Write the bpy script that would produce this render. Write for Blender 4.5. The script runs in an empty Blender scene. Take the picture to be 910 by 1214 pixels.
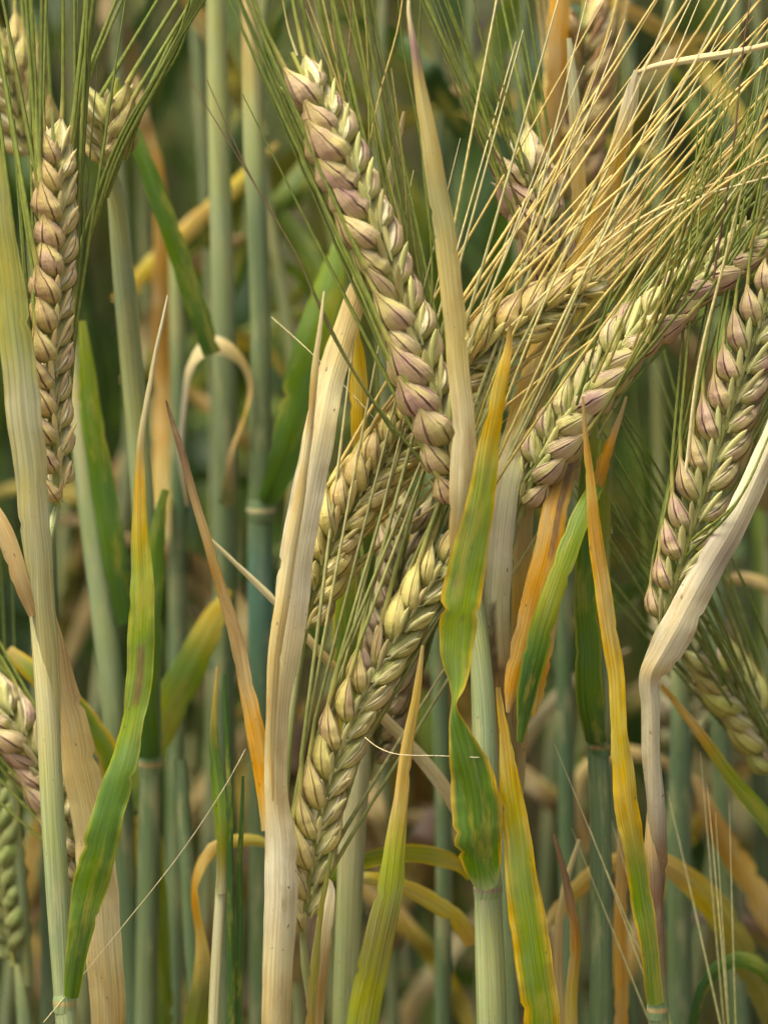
import bpy, math, random
import numpy as np
from mathutils import Vector, Matrix

random.seed(11)
rng = np.random.default_rng(11)
SC = bpy.context.scene
COL = SC.collection

# ------------------------------------------------------------------ camera
DIST = 1.2                       # metres from lens to the sharp ears
FRAME_H = 0.217                  # height of the picture at that distance
TILT = math.radians(7.0)
Z0 = 0.62                        # height of the picture's centre above the soil
fwd = Vector((0, math.cos(TILT), -math.sin(TILT)))
up = Vector((0, math.sin(TILT), math.cos(TILT)))
right = Vector((1, 0, 0))
CAMPOS = Vector((0, 0, Z0)) - fwd * DIST
cam_d = bpy.data.cameras.new('camera')
cam = bpy.data.objects.new('camera', cam_d)
COL.objects.link(cam)
cam.location = CAMPOS
cam.rotation_euler = (math.radians(90) - TILT, 0, 0)
cam_d.sensor_fit = 'VERTICAL'
cam_d.sensor_height = 24.0
cam_d.lens = 24.0 * DIST / FRAME_H
cam_d.clip_start = 0.05
cam_d.clip_end = 300
cam_d.dof.use_dof = True
cam_d.dof.focus_distance = DIST + 0.004
cam_d.dof.aperture_fstop = 6.3
SC.camera = cam

# ------------------------------------------------------------------ sky, sun, exposure
SUN_EL = math.radians(68)
SUN_AZ = math.radians(-125)      # direction the light comes from, clockwise from +Y (behind camera, left)
world = bpy.data.worlds.new('World')
SC.world = world
world.use_nodes = True
wn = world.node_tree
wn.nodes.clear()
sky = wn.nodes.new('ShaderNodeTexSky')
sky.sky_type = 'NISHITA'
sky.sun_disc = False
sky.sun_elevation = SUN_EL
sky.sun_rotation = SUN_AZ
sky.air_density = 1.0
sky.dust_density = 9.0
sky.ozone_density = 0.6
bg = wn.nodes.new('ShaderNodeBackground')
bg.inputs['Strength'].default_value = 0.115
wo = wn.nodes.new('ShaderNodeOutputWorld')
wn.links.new(sky.outputs[0], bg.inputs['Color'])
wn.links.new(bg.outputs[0], wo.inputs['Surface'])
sun_d = bpy.data.lights.new('sun', 'SUN')
sun_d.energy = 1.5
sun_d.angle = math.radians(30)
sun_d.color = (1.0, 0.99, 0.955)
sun = bpy.data.objects.new('sun', sun_d)
COL.objects.link(sun)
sdir = Vector((math.sin(SUN_AZ) * math.cos(SUN_EL), math.cos(SUN_AZ) * math.cos(SUN_EL), math.sin(SUN_EL)))
sun.rotation_euler = (-sdir).to_track_quat('-Z', 'Y').to_euler()
sun.location = (0, 0, 3)
SC.view_settings.view_transform = 'Standard'
SC.view_settings.look = 'None'
SC.view_settings.gamma = 1
SC.view_settings.exposure = 1.58
SC.view_settings.use_curve_mapping = False

# ------------------------------------------------------------------ colour helpers
ALB = 0.85
def hexlin(h):
    out = []
    for i in (0, 2, 4):
        c = int(h[i:i + 2], 16) / 255
        c = c / 12.92 if c <= 0.04045 else ((c + 0.055) / 1.055) ** 2.4
        out.append(c * ALB)
    return np.array(out)
C_ = {
 'straw': 'cfc08a', 'straw2': 'c4ad6c', 'pale': 'd3c9a0', 'grey': 'b3a98c', 'gold': 'c5a24c', 'orange': 'c99634',
 'rust': 'a27c35', 'brown': '7c6040', 'dbrown': '54442c', 'yellow': 'c4ad35', 'ylw': 'cfab28', 'ygreen': '9aa22c',
 'lgreen': '82992a', 'green': '5f7f24', 'dgreen': '446524', 'glauc': '8d9a66', 'glauc2': '738254', 'glauc3': '5d7148',
 'stemg': '9fa666', 'stemy': 'b3ad74', 'sheath': 'b9b584', 'mauve': '9a7a6c', 'purple': '5a3440', 'awng': '8a953e',
 'awngd': '69792e', 'awny': 'c2b760', 'awngold': 'e8cf78', 'awnpale': 'efe3a6', 'awnbr': '7c5c48', 'teal': '50745c',
 'olive': '8a8436', 'tan': 'b0945c', 'white': 'e8e2cc', 'strawr': 'bba964', 'wilt': 'a9a263', 'rachis': 'a8aa58', 'flag': 'a3a456',
}
C_ = {k: hexlin(v) for k, v in C_.items()}
def colr(c):
    return C_[c] if isinstance(c, str) else np.asarray(c)

# ------------------------------------------------------------------ geometry helpers
KPX = FRAME_H / 1214.0           # metres per photo pixel at the sharp plane
def P(px, py, ymm=0.0):
    """point on the vertical plane y = ymm (millimetres behind the sharp plane) and the metres per pixel there"""
    d = fwd + right * ((px - 455) * KPX / DIST) + up * ((607 - py) * KPX / DIST)
    t = (ymm / 1000.0 - CAMPOS.y) / d.y
    return np.array(CAMPOS + d * t), KPX * t / DIST

def catmull(arr, n):
    arr = np.asarray(arr, float)
    m = len(arr)
    if m == 2:
        t = np.linspace(0, 1, n)[:, None]
        return arr[0] * (1 - t) + arr[1] * t
    seg = np.linalg.norm(np.diff(arr[:, :3], axis=0), axis=1) ** 0.5 + 1e-9
    kn = np.concatenate([[0], np.cumsum(seg)])
    d = np.zeros_like(arr)
    for i in range(m):
        if i == 0: d[i] = (arr[1] - arr[0]) / (kn[1] - kn[0])
        elif i == m - 1: d[i] = (arr[-1] - arr[-2]) / (kn[-1] - kn[-2])
        else:
            h0 = kn[i] - kn[i - 1]; h1 = kn[i + 1] - kn[i]
            d[i] = ((arr[i] - arr[i - 1]) / h0 * h1 + (arr[i + 1] - arr[i]) / h1 * h0) / (h0 + h1)
    # sample evenly in true length
    lin = np.concatenate([[0], np.cumsum(np.linalg.norm(np.diff(arr[:, :3], axis=0), axis=1))])
    ts = np.interp(np.linspace(0, lin[-1], n), lin, kn)
    out = np.zeros((n, arr.shape[1]))
    for j, t in enumerate(ts):
        i = min(max(np.searchsorted(kn, t) - 1, 0), m - 2)
        h = kn[i + 1] - kn[i]; u = (t - kn[i]) / h
        out[j] = ((2*u**3 - 3*u**2 + 1) * arr[i] + (u**3 - 2*u**2 + u) * h * d[i]
                  + (-2*u**3 + 3*u**2) * arr[i + 1] + (u**3 - u**2) * h * d[i + 1])
    return out

def unit(v):
    v = np.asarray(v, float)
    return v / (np.linalg.norm(v, axis=-1, keepdims=True) + 1e-12)

def tangents(p):
    t = np.zeros_like(p)
    t[1:-1] = p[2:] - p[:-2]; t[0] = p[1] - p[0]; t[-1] = p[-1] - p[-2]
    return unit(t)

def grid_faces(nv, nu, wrap):
    f = []
    m = nu if wrap else nu - 1
    i = np.arange(nv - 1)[:, None]; j = np.arange(m)[None, :]
    j2 = (j + 1) % nu
    a = i * nu + j; b = i * nu + j2; c = (i + 1) * nu + j2; d = (i + 1) * nu + j
    return np.stack([a, b, c, d], -1).reshape(-1, 4)

def make_mesh(name, v, f, col=None, uv=None, mat=None, smooth=True):
    """v Nx3, f Mx4 quads, col Nx3 per vertex, uv Mx4x2 per corner"""
    me = bpy.data.meshes.new(name)
    f = np.asarray(f, np.int32)
    me.vertices.add(len(v)); me.loops.add(f.size); me.polygons.add(len(f))
    me.vertices.foreach_set('co', np.asarray(v, np.float32).ravel())
    me.loops.foreach_set('vertex_index', f.ravel())
    me.polygons.foreach_set('loop_start', np.arange(0, f.size, 4, dtype=np.int32))
    me.polygons.foreach_set('loop_total', np.full(len(f), 4, np.int32))
    me.polygons.foreach_set('use_smooth', np.full(len(f), smooth))
    if uv is not None:
        l = me.uv_layers.new(name='UVMap')
        l.data.foreach_set('uv', np.asarray(uv, np.float32).ravel())
    if col is not None:
        a = me.color_attributes.new('Col', 'FLOAT_COLOR', 'POINT')
        c4 = np.ones((len(v), 4), np.float32); c4[:, :3] = col
        a.data.foreach_set('color', c4.ravel())
    if mat: me.materials.append(mat)
    me.update(calc_edges=True)
    me.validate()
    return me

def link(name, me, parent=None, loc=None):
    o = bpy.data.objects.new(name, me)
    COL.objects.link(o)
    if parent: o.parent = parent
    if loc is not None: o.location = loc
    return o

# ------------------------------------------------------------------ materials
def nt(name):
    m = bpy.data.materials.new(name)
    m.use_nodes = True
    t = m.node_tree
    t.nodes.clear()
    return m, t
class N:
    def __init__(s, t): s.t = t
    def __call__(s, kind, **kw):
        n = s.t.nodes.new('ShaderNode' + kind)
        for k, v in kw.items(): setattr(n, k, v)
        return n
    def l(s, a, b): s.t.links.new(a, b)
    def math(s, op, a, b=None, c=None, clamp=False):
        n = s('Math', operation=op, use_clamp=clamp)
        for i, x in enumerate((a, b, c)):
            if x is None: continue
            if isinstance(x, (int, float)): n.inputs[i].default_value = x
            else: s.l(x, n.inputs[i])
        return n.outputs[0]
    def mix(s, fac, a, b, blend='MIX'):
        n = s('Mix', data_type='RGBA', blend_type=blend)
        for sock, x in ((n.inputs[0], fac), (n.inputs[6], a), (n.inputs[7], b)):
            if isinstance(x, (int, float)): sock.default_value = x
            elif isinstance(x, (tuple, list, np.ndarray)): sock.default_value = (*x[:3], 1)
            else: s.l(x, sock)
        return n.outputs[2]
    def ramp(s, x, lo, hi, a=0.0, b=1.0):
        n = s('MapRange', interpolation_type='SMOOTHSTEP')
        s.l(x, n.inputs[0])
        for i, v in zip((1, 2, 3, 4), (lo, hi, a, b)): n.inputs[i].default_value = v
        return n.outputs[0]
    def noise(s, vec, scale, detail=3, rough=0.55):
        n = s('TexNoise')
        n.inputs['Scale'].default_value = scale
        n.inputs['Detail'].default_value = detail
        n.inputs['Roughness'].default_value = rough
        s.l(vec, n.inputs['Vector'])
        return n.outputs['Fac']
    def mapping(s, vec, scale, loc=None):
        n = s('Mapping')
        n.inputs['Scale'].default_value = scale
        s.l(vec, n.inputs['Vector'])
        if loc is not None: s.l(loc, n.inputs['Location'])
        return n.outputs[0]

def finish(g, base, rough, spec, trans, normal, tcol=None):
    pb = g('BsdfPrincipled')
    g.l(base, pb.inputs['Base Color'])
    if isinstance(rough, float): pb.inputs['Roughness'].default_value = rough
    else: g.l(rough, pb.inputs['Roughness'])
    pb.inputs['Specular IOR Level'].default_value = spec
    if normal is not None: g.l(normal, pb.inputs['Normal'])
    out = g('OutputMaterial')
    if trans > 0:
        tr = g('BsdfTranslucent')
        g.l(tcol if tcol is not None else base, tr.inputs['Color'])
        if normal is not None: g.l(normal, tr.inputs['Normal'])
        mx = g('MixShader'); mx.inputs[0].default_value = trans
        g.l(pb.outputs[0], mx.inputs[1]); g.l(tr.outputs[0], mx.inputs[2])
        g.l(mx.outputs[0], out.inputs['Surface'])
    else:
        g.l(pb.outputs[0], out.inputs['Surface'])

def fibre_material(name, trans, spec, rough, spots, stripe=1.0, blotch=1.0, bump=0.25, patch=None):
    """blade / sheath / stem tissue: own pigment from the Col attribute, long fibres, blotches, specks"""
    m, t = nt(name); g = N(t)
    at = g('Attribute', attribute_name='Col')
    uv = g('TexCoord')
    oi = g('ObjectInfo')
    rnd = g('CombineXYZ')
    g.l(g.math('MULTIPLY', oi.outputs['Random'], 37.0), rnd.inputs[0]); g.l(g.math('MULTIPLY', oi.outputs['Random'], 91.0), rnd.inputs[1])
    v1 = g.mapping(uv.outputs['UV'], (9.0, 0.10, 1), rnd.outputs[0])
    fib = g.noise(v1, 1.0, 4, 0.6)
    v1b = g.mapping(uv.outputs['UV'], (26.0, 0.25, 1), rnd.outputs[0])
    fib2 = g.noise(v1b, 1.0, 2, 0.5)
    v2 = g.mapping(uv.outputs['UV'], (1.4, 0.35, 1), rnd.outputs[0])
    blo = g.noise(v2, 1.0, 4, 0.6)
    c = at.outputs['Color']
    # fibres
    f1 = g.ramp(fib, 0.3, 0.7, 1 - 0.24 * stripe, 1 + 0.16 * stripe)
    f2 = g.ramp(fib2, 0.3, 0.7, 1 - 0.16 * stripe, 1 + 0.12 * stripe)
    sxy = g('SeparateXYZ'); g.l(uv.outputs['UV'], sxy.inputs[0])
    vein = g.math('SINE', g.math('MULTIPLY_ADD', sxy.outputs[0], 46.0, g.math('MULTIPLY', fib, 3.0)))
    ff = g.math('MULTIPLY', g.math('MULTIPLY', f1, f2), g.math('MULTIPLY_ADD', vein, 0.03 * stripe, 1.0))
    hsv = g('HueSaturation')
    g.l(c, hsv.inputs['Color']); g.l(ff, hsv.inputs['Value'])
    g.l(g.ramp(blo, 0.25, 0.75, 0.5 - 0.008 * blotch, 0.5 + 0.018 * blotch), hsv.inputs['Hue'])
    g.l(g.ramp(blo, 0.2, 0.8, 1.12, 0.86), hsv.inputs['Saturation'])
    c = hsv.outputs['Color']
    c = g.mix(g.ramp(blo, 0.55, 0.80, 0, 0.45 * blotch), c, (0.36, 0.235, 0.075), 'MIX') if spots > 0.5 else c
    if patch is not None:       # uneven ageing in patches
        vp = g.mapping(uv.outputs['UV'], (1.1, 0.22, 1), rnd.outputs[0])
        pa = g.noise(vp, 1.0, 5, 0.65)
        c = g.mix(g.ramp(pa, 0.50, 0.66, 0, patch[1]), c, patch[0])
        vq = g.mapping(uv.outputs['UV'], (11.0, 9.0, 1), rnd.outputs[0])
        c = g.mix(g.ramp(g.noise(vq, 1.0, 3, 0.6), 0.66, 0.73, 0, 0.55), c, patch[2])
    # specks and short scars
    v3 = g.mapping(uv.outputs['UV'], (4.5, 2.2, 1), rnd.outputs[0])
    sp = g.noise(v3, 1.3, 2, 0.5)
    vm = g.mapping(uv.outputs['UV'], (0.8, 0.3, 1), rnd.outputs[0])
    spm = g.math('MULTIPLY', g.ramp(sp, 0.67, 0.72, 0, 1.1 * spots), g.ramp(g.noise(vm, 1.7, 2), 0.50, 0.62))
    c = g.mix(spm, c, (0.07, 0.04, 0.02))
    v4 = g.mapping(uv.outputs['UV'], (7.0, 0.5, 1), rnd.outputs[0])
    sc = g.noise(v4, 1.7, 3, 0.6)
    c = g.mix(g.ramp(sc, 0.66, 0.74, 0, 0.5 * spots), c, (0.16, 0.075, 0.03))
    b = g('Bump'); b.inputs['Strength'].default_value = bump; b.inputs['Distance'].default_value = 0.0003
    h = g.math('ADD', g.math('MULTIPLY_ADD', vein, 0.15, fib2), g.math('MULTIPLY', fib, 0.7))
    g.l(h, b.inputs['Height'])
    r = g.ramp(blo, 0.2, 0.8, rough - 0.08, rough + 0.10)
    finish(g, c, r, spec, trans, b.outputs[0])
    return m

def grain_material():
    m, t = nt('grain husk'); g = N(t)
    uv = g('TexCoord'); oi = g('ObjectInfo')
    sx = g('SeparateXYZ'); g.l(uv.outputs['UV'], sx.inputs[0])
    u, v = sx.outputs[0], sx.outputs[1]
    rnd = g('CombineXYZ')
    g.l(g.math('MULTIPLY', oi.outputs['Random'], 53.0), rnd.inputs[0]); g.l(g.math('MULTIPLY', oi.outputs['Random'], 17.0), rnd.inputs[1])
    base = oi.outputs['Color']
    hs = g('HueSaturation'); g.l(base, hs.inputs['Color'])
    g.l(g.math('MULTIPLY_ADD', oi.outputs['Random'], 0.020, 0.510), hs.inputs['Hue'])
    r2 = g.math('FRACT', g.math('MULTIPLY', oi.outputs['Random'], 13.7))
    g.l(g.math('MULTIPLY_ADD', r2, 0.18, 1.0), hs.inputs['Value'])
    c = hs.outputs[0]
    # greener foot and flanks, straw shoulder
    du = g.math('ABSOLUTE', g.math('SUBTRACT', u, 0.5))
    c = g.mix(g.ramp(v, 0.40, 0.0, 0, 0.6), c, (0.40, 0.45, 0.15))
    c = g.mix(g.ramp(du, 0.16, 0.36, 0, 0.5), c, (0.44, 0.46, 0.16))
    c = g.mix(g.ramp(v, 0.72, 1.0, 0, 0.65), c, (0.52, 0.40, 0.14))
    # mauve flush, uneven, strongest on the flanks of the back
    v2 = g.mapping(uv.outputs['UV'], (5.0, 1.6, 1), rnd.outputs[0])
    n = g.noise(v2, 1.0, 3, 0.55)
    m1 = g.ramp(n, 0.44, 0.66)
    m2 = g.math('MULTIPLY', g.ramp(v, 0.10, 0.38), g.ramp(v, 0.97, 0.70))
    m3 = g.ramp(du, 0.40, 0.27)
    fl = g.math('MULTIPLY', g.math('MULTIPLY', m1, m2), g.math('MULTIPLY', m3, oi.outputs['Alpha']))
    nb = g.noise(g.mapping(uv.outputs['UV'], (3.0, 1.0, 1), rnd.outputs[0]), 1.3, 2, 0.5)
    br = g.math('MULTIPLY', g.math('MULTIPLY', g.ramp(nb, 0.30, 0.58), m2), g.math('MULTIPLY', m3, oi.outputs['Alpha']))
    c = g.mix(g.math('MULTIPLY', br, 0.52, clamp=True), c, (0.47, 0.265, 0.25))
    c = g.mix(g.math('MULTIPLY', fl, 0.5, clamp=True), c, (0.22, 0.08, 0.11))
    rim = g.math('MULTIPLY', g.ramp(du, 0.31, 0.335), g.ramp(du, 0.375, 0.35))
    c = g.mix(g.math('MULTIPLY', rim, 0.75), c, (0.60, 0.55, 0.33))
    # dark nerves
    w = g.math('ABSOLUTE', g.math('SUBTRACT', g.math('FRACT', g.math('ADD', g.math('DIVIDE', g.math('SUBTRACT', u, 0.5), 0.15), 0.5)), 0.5))
    ln = g.ramp(w, 0.105, 0.035)
    v3 = g.mapping(uv.outputs['UV'], (9.0, 2.5, 1), rnd.outputs[0])
    nn = g.ramp(g.noise(v3, 1.0, 2), 0.30, 0.50)
    lnm = g.math('MULTIPLY', g.math('MULTIPLY', ln, nn), g.math('MULTIPLY', m3, g.ramp(v, 0.05, 0.30)))
    al = g.math('MULTIPLY_ADD', oi.outputs['Alpha'], 0.5, 0.45)
    c = g.mix(g.math('MULTIPLY', lnm, al, clamp=True), c, (0.075, 0.02, 0.022))
    # fine lengthwise streaks + bloom
    v4 = g.mapping(uv.outputs['UV'], (60.0, 1.5, 1), rnd.outputs[0])
    st = g.noise(v4, 1.0, 3)
    c = g.mix(1.0, c, g.ramp(st, 0.25, 0.75, 0.80, 1.15), 'MULTIPLY')
    v5 = g.mapping(uv.outputs['UV'], (14.0, 7.0, 1), rnd.outputs[0])
    c = g.mix(g.ramp(g.noise(v5, 1.0, 3), 0.64, 0.78, 0, 0.35), c, (0.5, 0.42, 0.27))
    b = g('Bump'); b.inputs['Strength'].default_value = 0.8; b.inputs['Distance'].default_value = 0.0005
    wr = g.noise(g.mapping(uv.outputs['UV'], (6.0, 5.0, 1), rnd.outputs[0]), 1.0, 4, 0.6)
    g.l(g.math('ADD', g.math('MULTIPLY_ADD', wr, 0.9, g.math('MULTIPLY', st, 0.8)), g.math('MULTIPLY', ln, 0.7)), b.inputs['Height'])
    finish(g, c, 0.52, 0.34, 0.12, b.outputs[0])
    return m

def husk_material():
    m, t = nt('slim husk'); g = N(t)
    uv = g('TexCoord'); oi = g('ObjectInfo')
    rnd = g('CombineXYZ'); g.l(g.math('MULTIPLY', oi.outputs['Random'], 53.0), rnd.inputs[0])
    hs = g('HueSaturation'); g.l(oi.outputs['Color'], hs.inputs['Color'])
    g.l(g.math('MULTIPLY_ADD', oi.outputs['Random'], 0.04, 0.48), hs.inputs['Hue'])
    g.l(g.math('MULTIPLY_ADD', g.math('FRACT', g.math('MULTIPLY', oi.outputs['Random'], 7.3)), 0.35, 0.8), hs.inputs['Value'])
    v4 = g.mapping(uv.outputs['UV'], (22.0, 1.0, 1), rnd.outputs[0])
    st = g.noise(v4, 1.0, 3)
    c = g.mix(1.0, hs.outputs[0], g.ramp(st, 0.25, 0.75, 0.78, 1.15), 'MULTIPLY')
    sx = g('SeparateXYZ'); g.l(uv.outputs['UV'], sx.inputs[0])
    c = g.mix(g.ramp(sx.outputs[1], 0.35, 0.0, 0, 0.5), c, (0.25, 0.30, 0.12))
    b = g('Bump'); b.inputs['Strength'].default_value = 0.4; b.inputs['Distance'].default_value = 0.0002
    g.l(st, b.inputs['Height'])
    finish(g, c, 0.5, 0.35, 0.15, b.outputs[0])
    return m

def awn_material():
    m, t = nt('awn bristle'); g = N(t)
    at = g('Attribute', attribute_name='Col'); tc = g('TexCoord')
    n = g.noise(g.mapping(tc.outputs['UV'], (1, 40, 1)), 1.0, 2)
    c = g.mix(1.0, at.outputs['Color'], g.ramp(n, 0.3, 0.7, 0.8, 1.15), 'MULTIPLY')
    finish(g, c, 0.42, 0.45, 0.28, None)
    return m

def crop_material():
    m, t = nt('distant crop'); g = N(t)
    at = g('Attribute', attribute_name='Col'); tc = g('TexCoord')
    n = g.noise(tc.outputs['Object'], 120.0, 3)
    c = g.mix(1.0, at.outputs['Color'], g.ramp(n, 0.3, 0.7, 0.7, 1.25), 'MULTIPLY')
    finish(g, c, 0.55, 0.3, 0.28, None)
    return m

def soil_material():
    m, t = nt('dry soil'); g = N(t)
    tc = g('TexCoord')
    n1 = g.noise(tc.outputs['Object'], 30.0, 8, 0.65)
    n2 = g.noise(tc.outputs['Object'], 4.0, 4)
    c = g.mix(g.ramp(n1, 0.3, 0.7), (0.075, 0.05, 0.032), (0.20, 0.145, 0.095))
    c = g.mix(g.ramp(n2, 0.4, 0.7, 0, 0.4), c, (0.10, 0.07, 0.045))
    b = g('Bump'); b.inputs['Strength'].default_value = 0.9; b.inputs['Distance'].default_value = 0.012
    g.l(n1, b.inputs['Height'])
    finish(g, c, 0.9, 0.2, 0.0, b.outputs[0])
    return m

M_LEAF = fibre_material('leaf blade', 0.42, 0.30, 0.52, 0.49, 1.0, 1.0, 0.3, ((0.42, 0.36, 0.05), 0.45, (0.20, 0.13, 0.03)))
M_DRY = fibre_material('dry leaf', 0.25, 0.25, 0.6, 0.75, 0.75, 1.0, 0.35, ((0.36, 0.27, 0.115), 0.6, (0.13, 0.10, 0.07)))
M_STEM = fibre_material('stem skin', 0.0, 0.32, 0.5, 0.5, 0.9, 0.8, 0.35, ((0.36, 0.33, 0.15), 0.4, (0.16, 0.12, 0.06)))
M_GRAIN = grain_material()
M_HUSK = husk_material()
M_AWN = awn_material()
M_CROP = crop_material()
M_SOIL = soil_material()

# ------------------------------------------------------------------ builders
def thing(label, px, ymm, name='barley_stalk', cat='barley', group='barley stalks in the front of the crop', dx=0.0):
    p, _ = P(px, 1214, ymm)
    o = bpy.data.objects.new(name, None)
    COL.objects.link(o)
    o.location = (p[0] + dx, p[1], 0)
    o.empty_display_size = 0.02
    o['label'] = label; o['category'] = cat
    if group: o['group'] = group
    o['_c'] = 1
    del o['_c']
    return o

def ctrl(pts):
    """rows: x y z width col(3) twist curl"""
    rows = []; Y = 0; c = 'straw'; tw = 0; cu = 0
    for q in pts:
        px, py, w = q[:3]
        if len(q) > 3 and q[3] is not None: Y = q[3]
        if len(q) > 4 and q[4] is not None: c = q[4]
        if len(q) > 5 and q[5] is not None: tw = q[5]
        if len(q) > 6 and q[6] is not None: cu = q[6]
        p, k = P(px, py, Y)
        rows.append([*p, w * k, *colr(c), tw, cu])
    return np.array(rows)

def uv_from(ulen, vlen, F, nu, nv, wrap=False):
    # per-corner uv out of grids ulen (nv,nu) and vlen (nv,)
    m = nu if wrap else nu - 1
    i = np.arange(nv - 1)[:, None]; j = np.arange(m)[None, :]
    def uvc(ii, jj): return np.stack([ulen[ii, jj], np.broadcast_to(vlen[ii], np.broadcast(ii, jj).shape)], -1)
    return np.stack([uvc(i, j), uvc(i, j + 1), uvc(i + 1, j + 1), uvc(i + 1, j)], -2).reshape(-1, 4, 2)

def blade(root, pts, edge=None, fold=0.0, wave=0.0, name='leaf', mat=None, n=None, label=None, mid=None, seed=None, scars=()):
    """a leaf blade or sheath as a curved sheet. pts base->tip (px, py, width px, depth mm, colour, twist deg, curl deg)"""
    r = np.random.default_rng(seed if seed is not None else int(abs(pts[0][0] * 7 + pts[-1][1] * 13)))
    A = ctrl(pts)
    L = np.linalg.norm(np.diff(A[:, :3], axis=0), axis=1).sum()
    nv = n or int(min(max(L / 0.0014, 20), 150))
    S = catmull(A, nv)
    # organic wobble of the path
    p = S[:, :3].copy()
    s = np.concatenate([[0], np.cumsum(np.linalg.norm(np.diff(p, axis=0), axis=1))])
    env = np.sin(np.linspace(0, math.pi, nv)) ** .5
    p[:, 0] += 0.00018 * env * (np.sin(s * 130 + r.uniform(0, 6)) + .5 * np.sin(s * 310 + r.uniform(0, 6)))
    T = tangents(p)
    Nn = np.tile(-np.array(fwd), (nv, 1))
    W = unit(np.cross(T, Nn)); Nn = unit(np.cross(W, T))
    if np.dot(W[nv // 2], [1, 0, 0]) < 0: W = -W
    ph = r.uniform(0, 6.28, 4)
    tw = np.radians(S[:, 7])
    W2 = W * np.cos(tw)[:, None] + Nn * np.sin(tw)[:, None]
    N2 = Nn * np.cos(tw)[:, None] - W * np.sin(tw)[:, None]
    us = np.array([-1, -0.9, -0.72, -0.45, -0.15, 0.0, 0.15, 0.45, 0.72, 0.9, 1.0]); nu = len(us)
    w = np.maximum(S[:, 3], 0.00025)
    # uneven margins
    mar = lambda k: 1 + 0.035 * np.sin(s * 420 + ph[k]) * np.sin(s * 170 + ph[k + 1]) + 0.02 * r.normal(size=nv)
    ml, mr = mar(0), mar(2)
    ml = np.convolve(np.pad(ml, 1, 'edge'), [.25, .5, .25], 'valid'); mr = np.convolve(np.pad(mr, 1, 'edge'), [.25, .5, .25], 'valid')
    for arr in (ml, mr):
        for _ in range(int(r.integers(2, 6))):
            i0 = int(r.integers(2, nv - 2)); arr[i0] *= r.uniform(.72, .92); arr[i0 - 1] *= r.uniform(.9, 1)
    V = np.zeros((nv, nu, 3)); C = np.zeros((nv, nu, 3)); UL = np.zeros((nv, nu))
    wave = wave + (0.06 if mat is M_DRY else 0.04)
    cu = np.radians(np.clip(S[:, 8], -330, 330))
    for j, u in enumerate(us):
        uu = u * np.where(u < 0, ml, mr)
        half = w / 2
        a = np.where(np.abs(cu) < 0.02, 0.02, cu) / 2          # half arc
        R = half / np.sin(np.minimum(np.abs(a), math.pi / 2)) * np.sign(a)
        x = R * np.sin(a * uu)
        z = R * (np.cos(a * uu) - 1)                            # bends away from the viewer for curl > 0
        z = z - fold * np.abs(u) * half
        z = z + wave * half * (abs(u) ** 1.5) * (np.sin(s * 260 + ph[0] + (1.9 if u < 0 else 0)) + 0.6 * np.sin(s * 610 + ph[1] * (1 if u < 0 else 2)) + 0.35 * np.sin(s * 1500 + ph[3] * (1 if u < 0 else 2)))
        V[:, j] = p + W2 * x[:, None] + N2 * z[:, None]
        c = S[:, 4:7].copy()
        if edge is not None:
            ec, ew = edge
            k = np.clip((abs(u) - (1 - ew)) / max(ew * 0.6, 1e-3) + 0.25 * np.sin(s * 300 + ph[2] * (1 if u < 0 else 3)), 0, 1)[:, None]
            c = c * (1 - k) + colr(ec) * k
        if mid is not None:
            k = np.clip(1 - abs(u) / 0.2, 0, 1) * 0.5
            c = c * (1 - k) + colr(mid) * k
        for (t0, t1, u0, u1, sc_col) in scars:
            tt = s / s[-1]
            k = np.clip(np.minimum(tt - t0, t1 - tt) / 0.006, 0, 1) * (1.0 if u0 <= u <= u1 else 0.0) * r.uniform(.6, .95, nv)
            c = c * (1 - k[:, None]) + colr(sc_col) * k[:, None]
        C[:, j] = np.clip(c, 0.005, 0.9)
        UL[:, j] = u * w / 2 / 0.005
    F = grid_faces(nv, nu, False)
    off = np.array(root.location)
    me = make_mesh(name, (V - off).reshape(-1, 3), F, C.reshape(-1, 3), uv_from(UL, s / 0.005, F, nu, nv), mat or M_LEAF)
    o = link(name, me, root)
    if label: o['label'] = label
    return o

def tube_arrays(p, rad, col, sides, flat=1.0):
    nv = len(p)
    T = tangents(p)
    Nn = np.tile(-np.array(fwd), (nv, 1))
    W = unit(np.cross(T, Nn)); Nn = unit(np.cross(W, T))
    a = np.linspace(0, 2 * math.pi, sides, endpoint=False)
    V = p[:, None, :] + rad[:, None, None] * (np.cos(a)[None, :, None] * W[:, None, :] + flat * np.sin(a)[None, :, None] * Nn[:, None, :])
    C = np.repeat(col[:, None, :], sides, 1)
    return V, C

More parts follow.
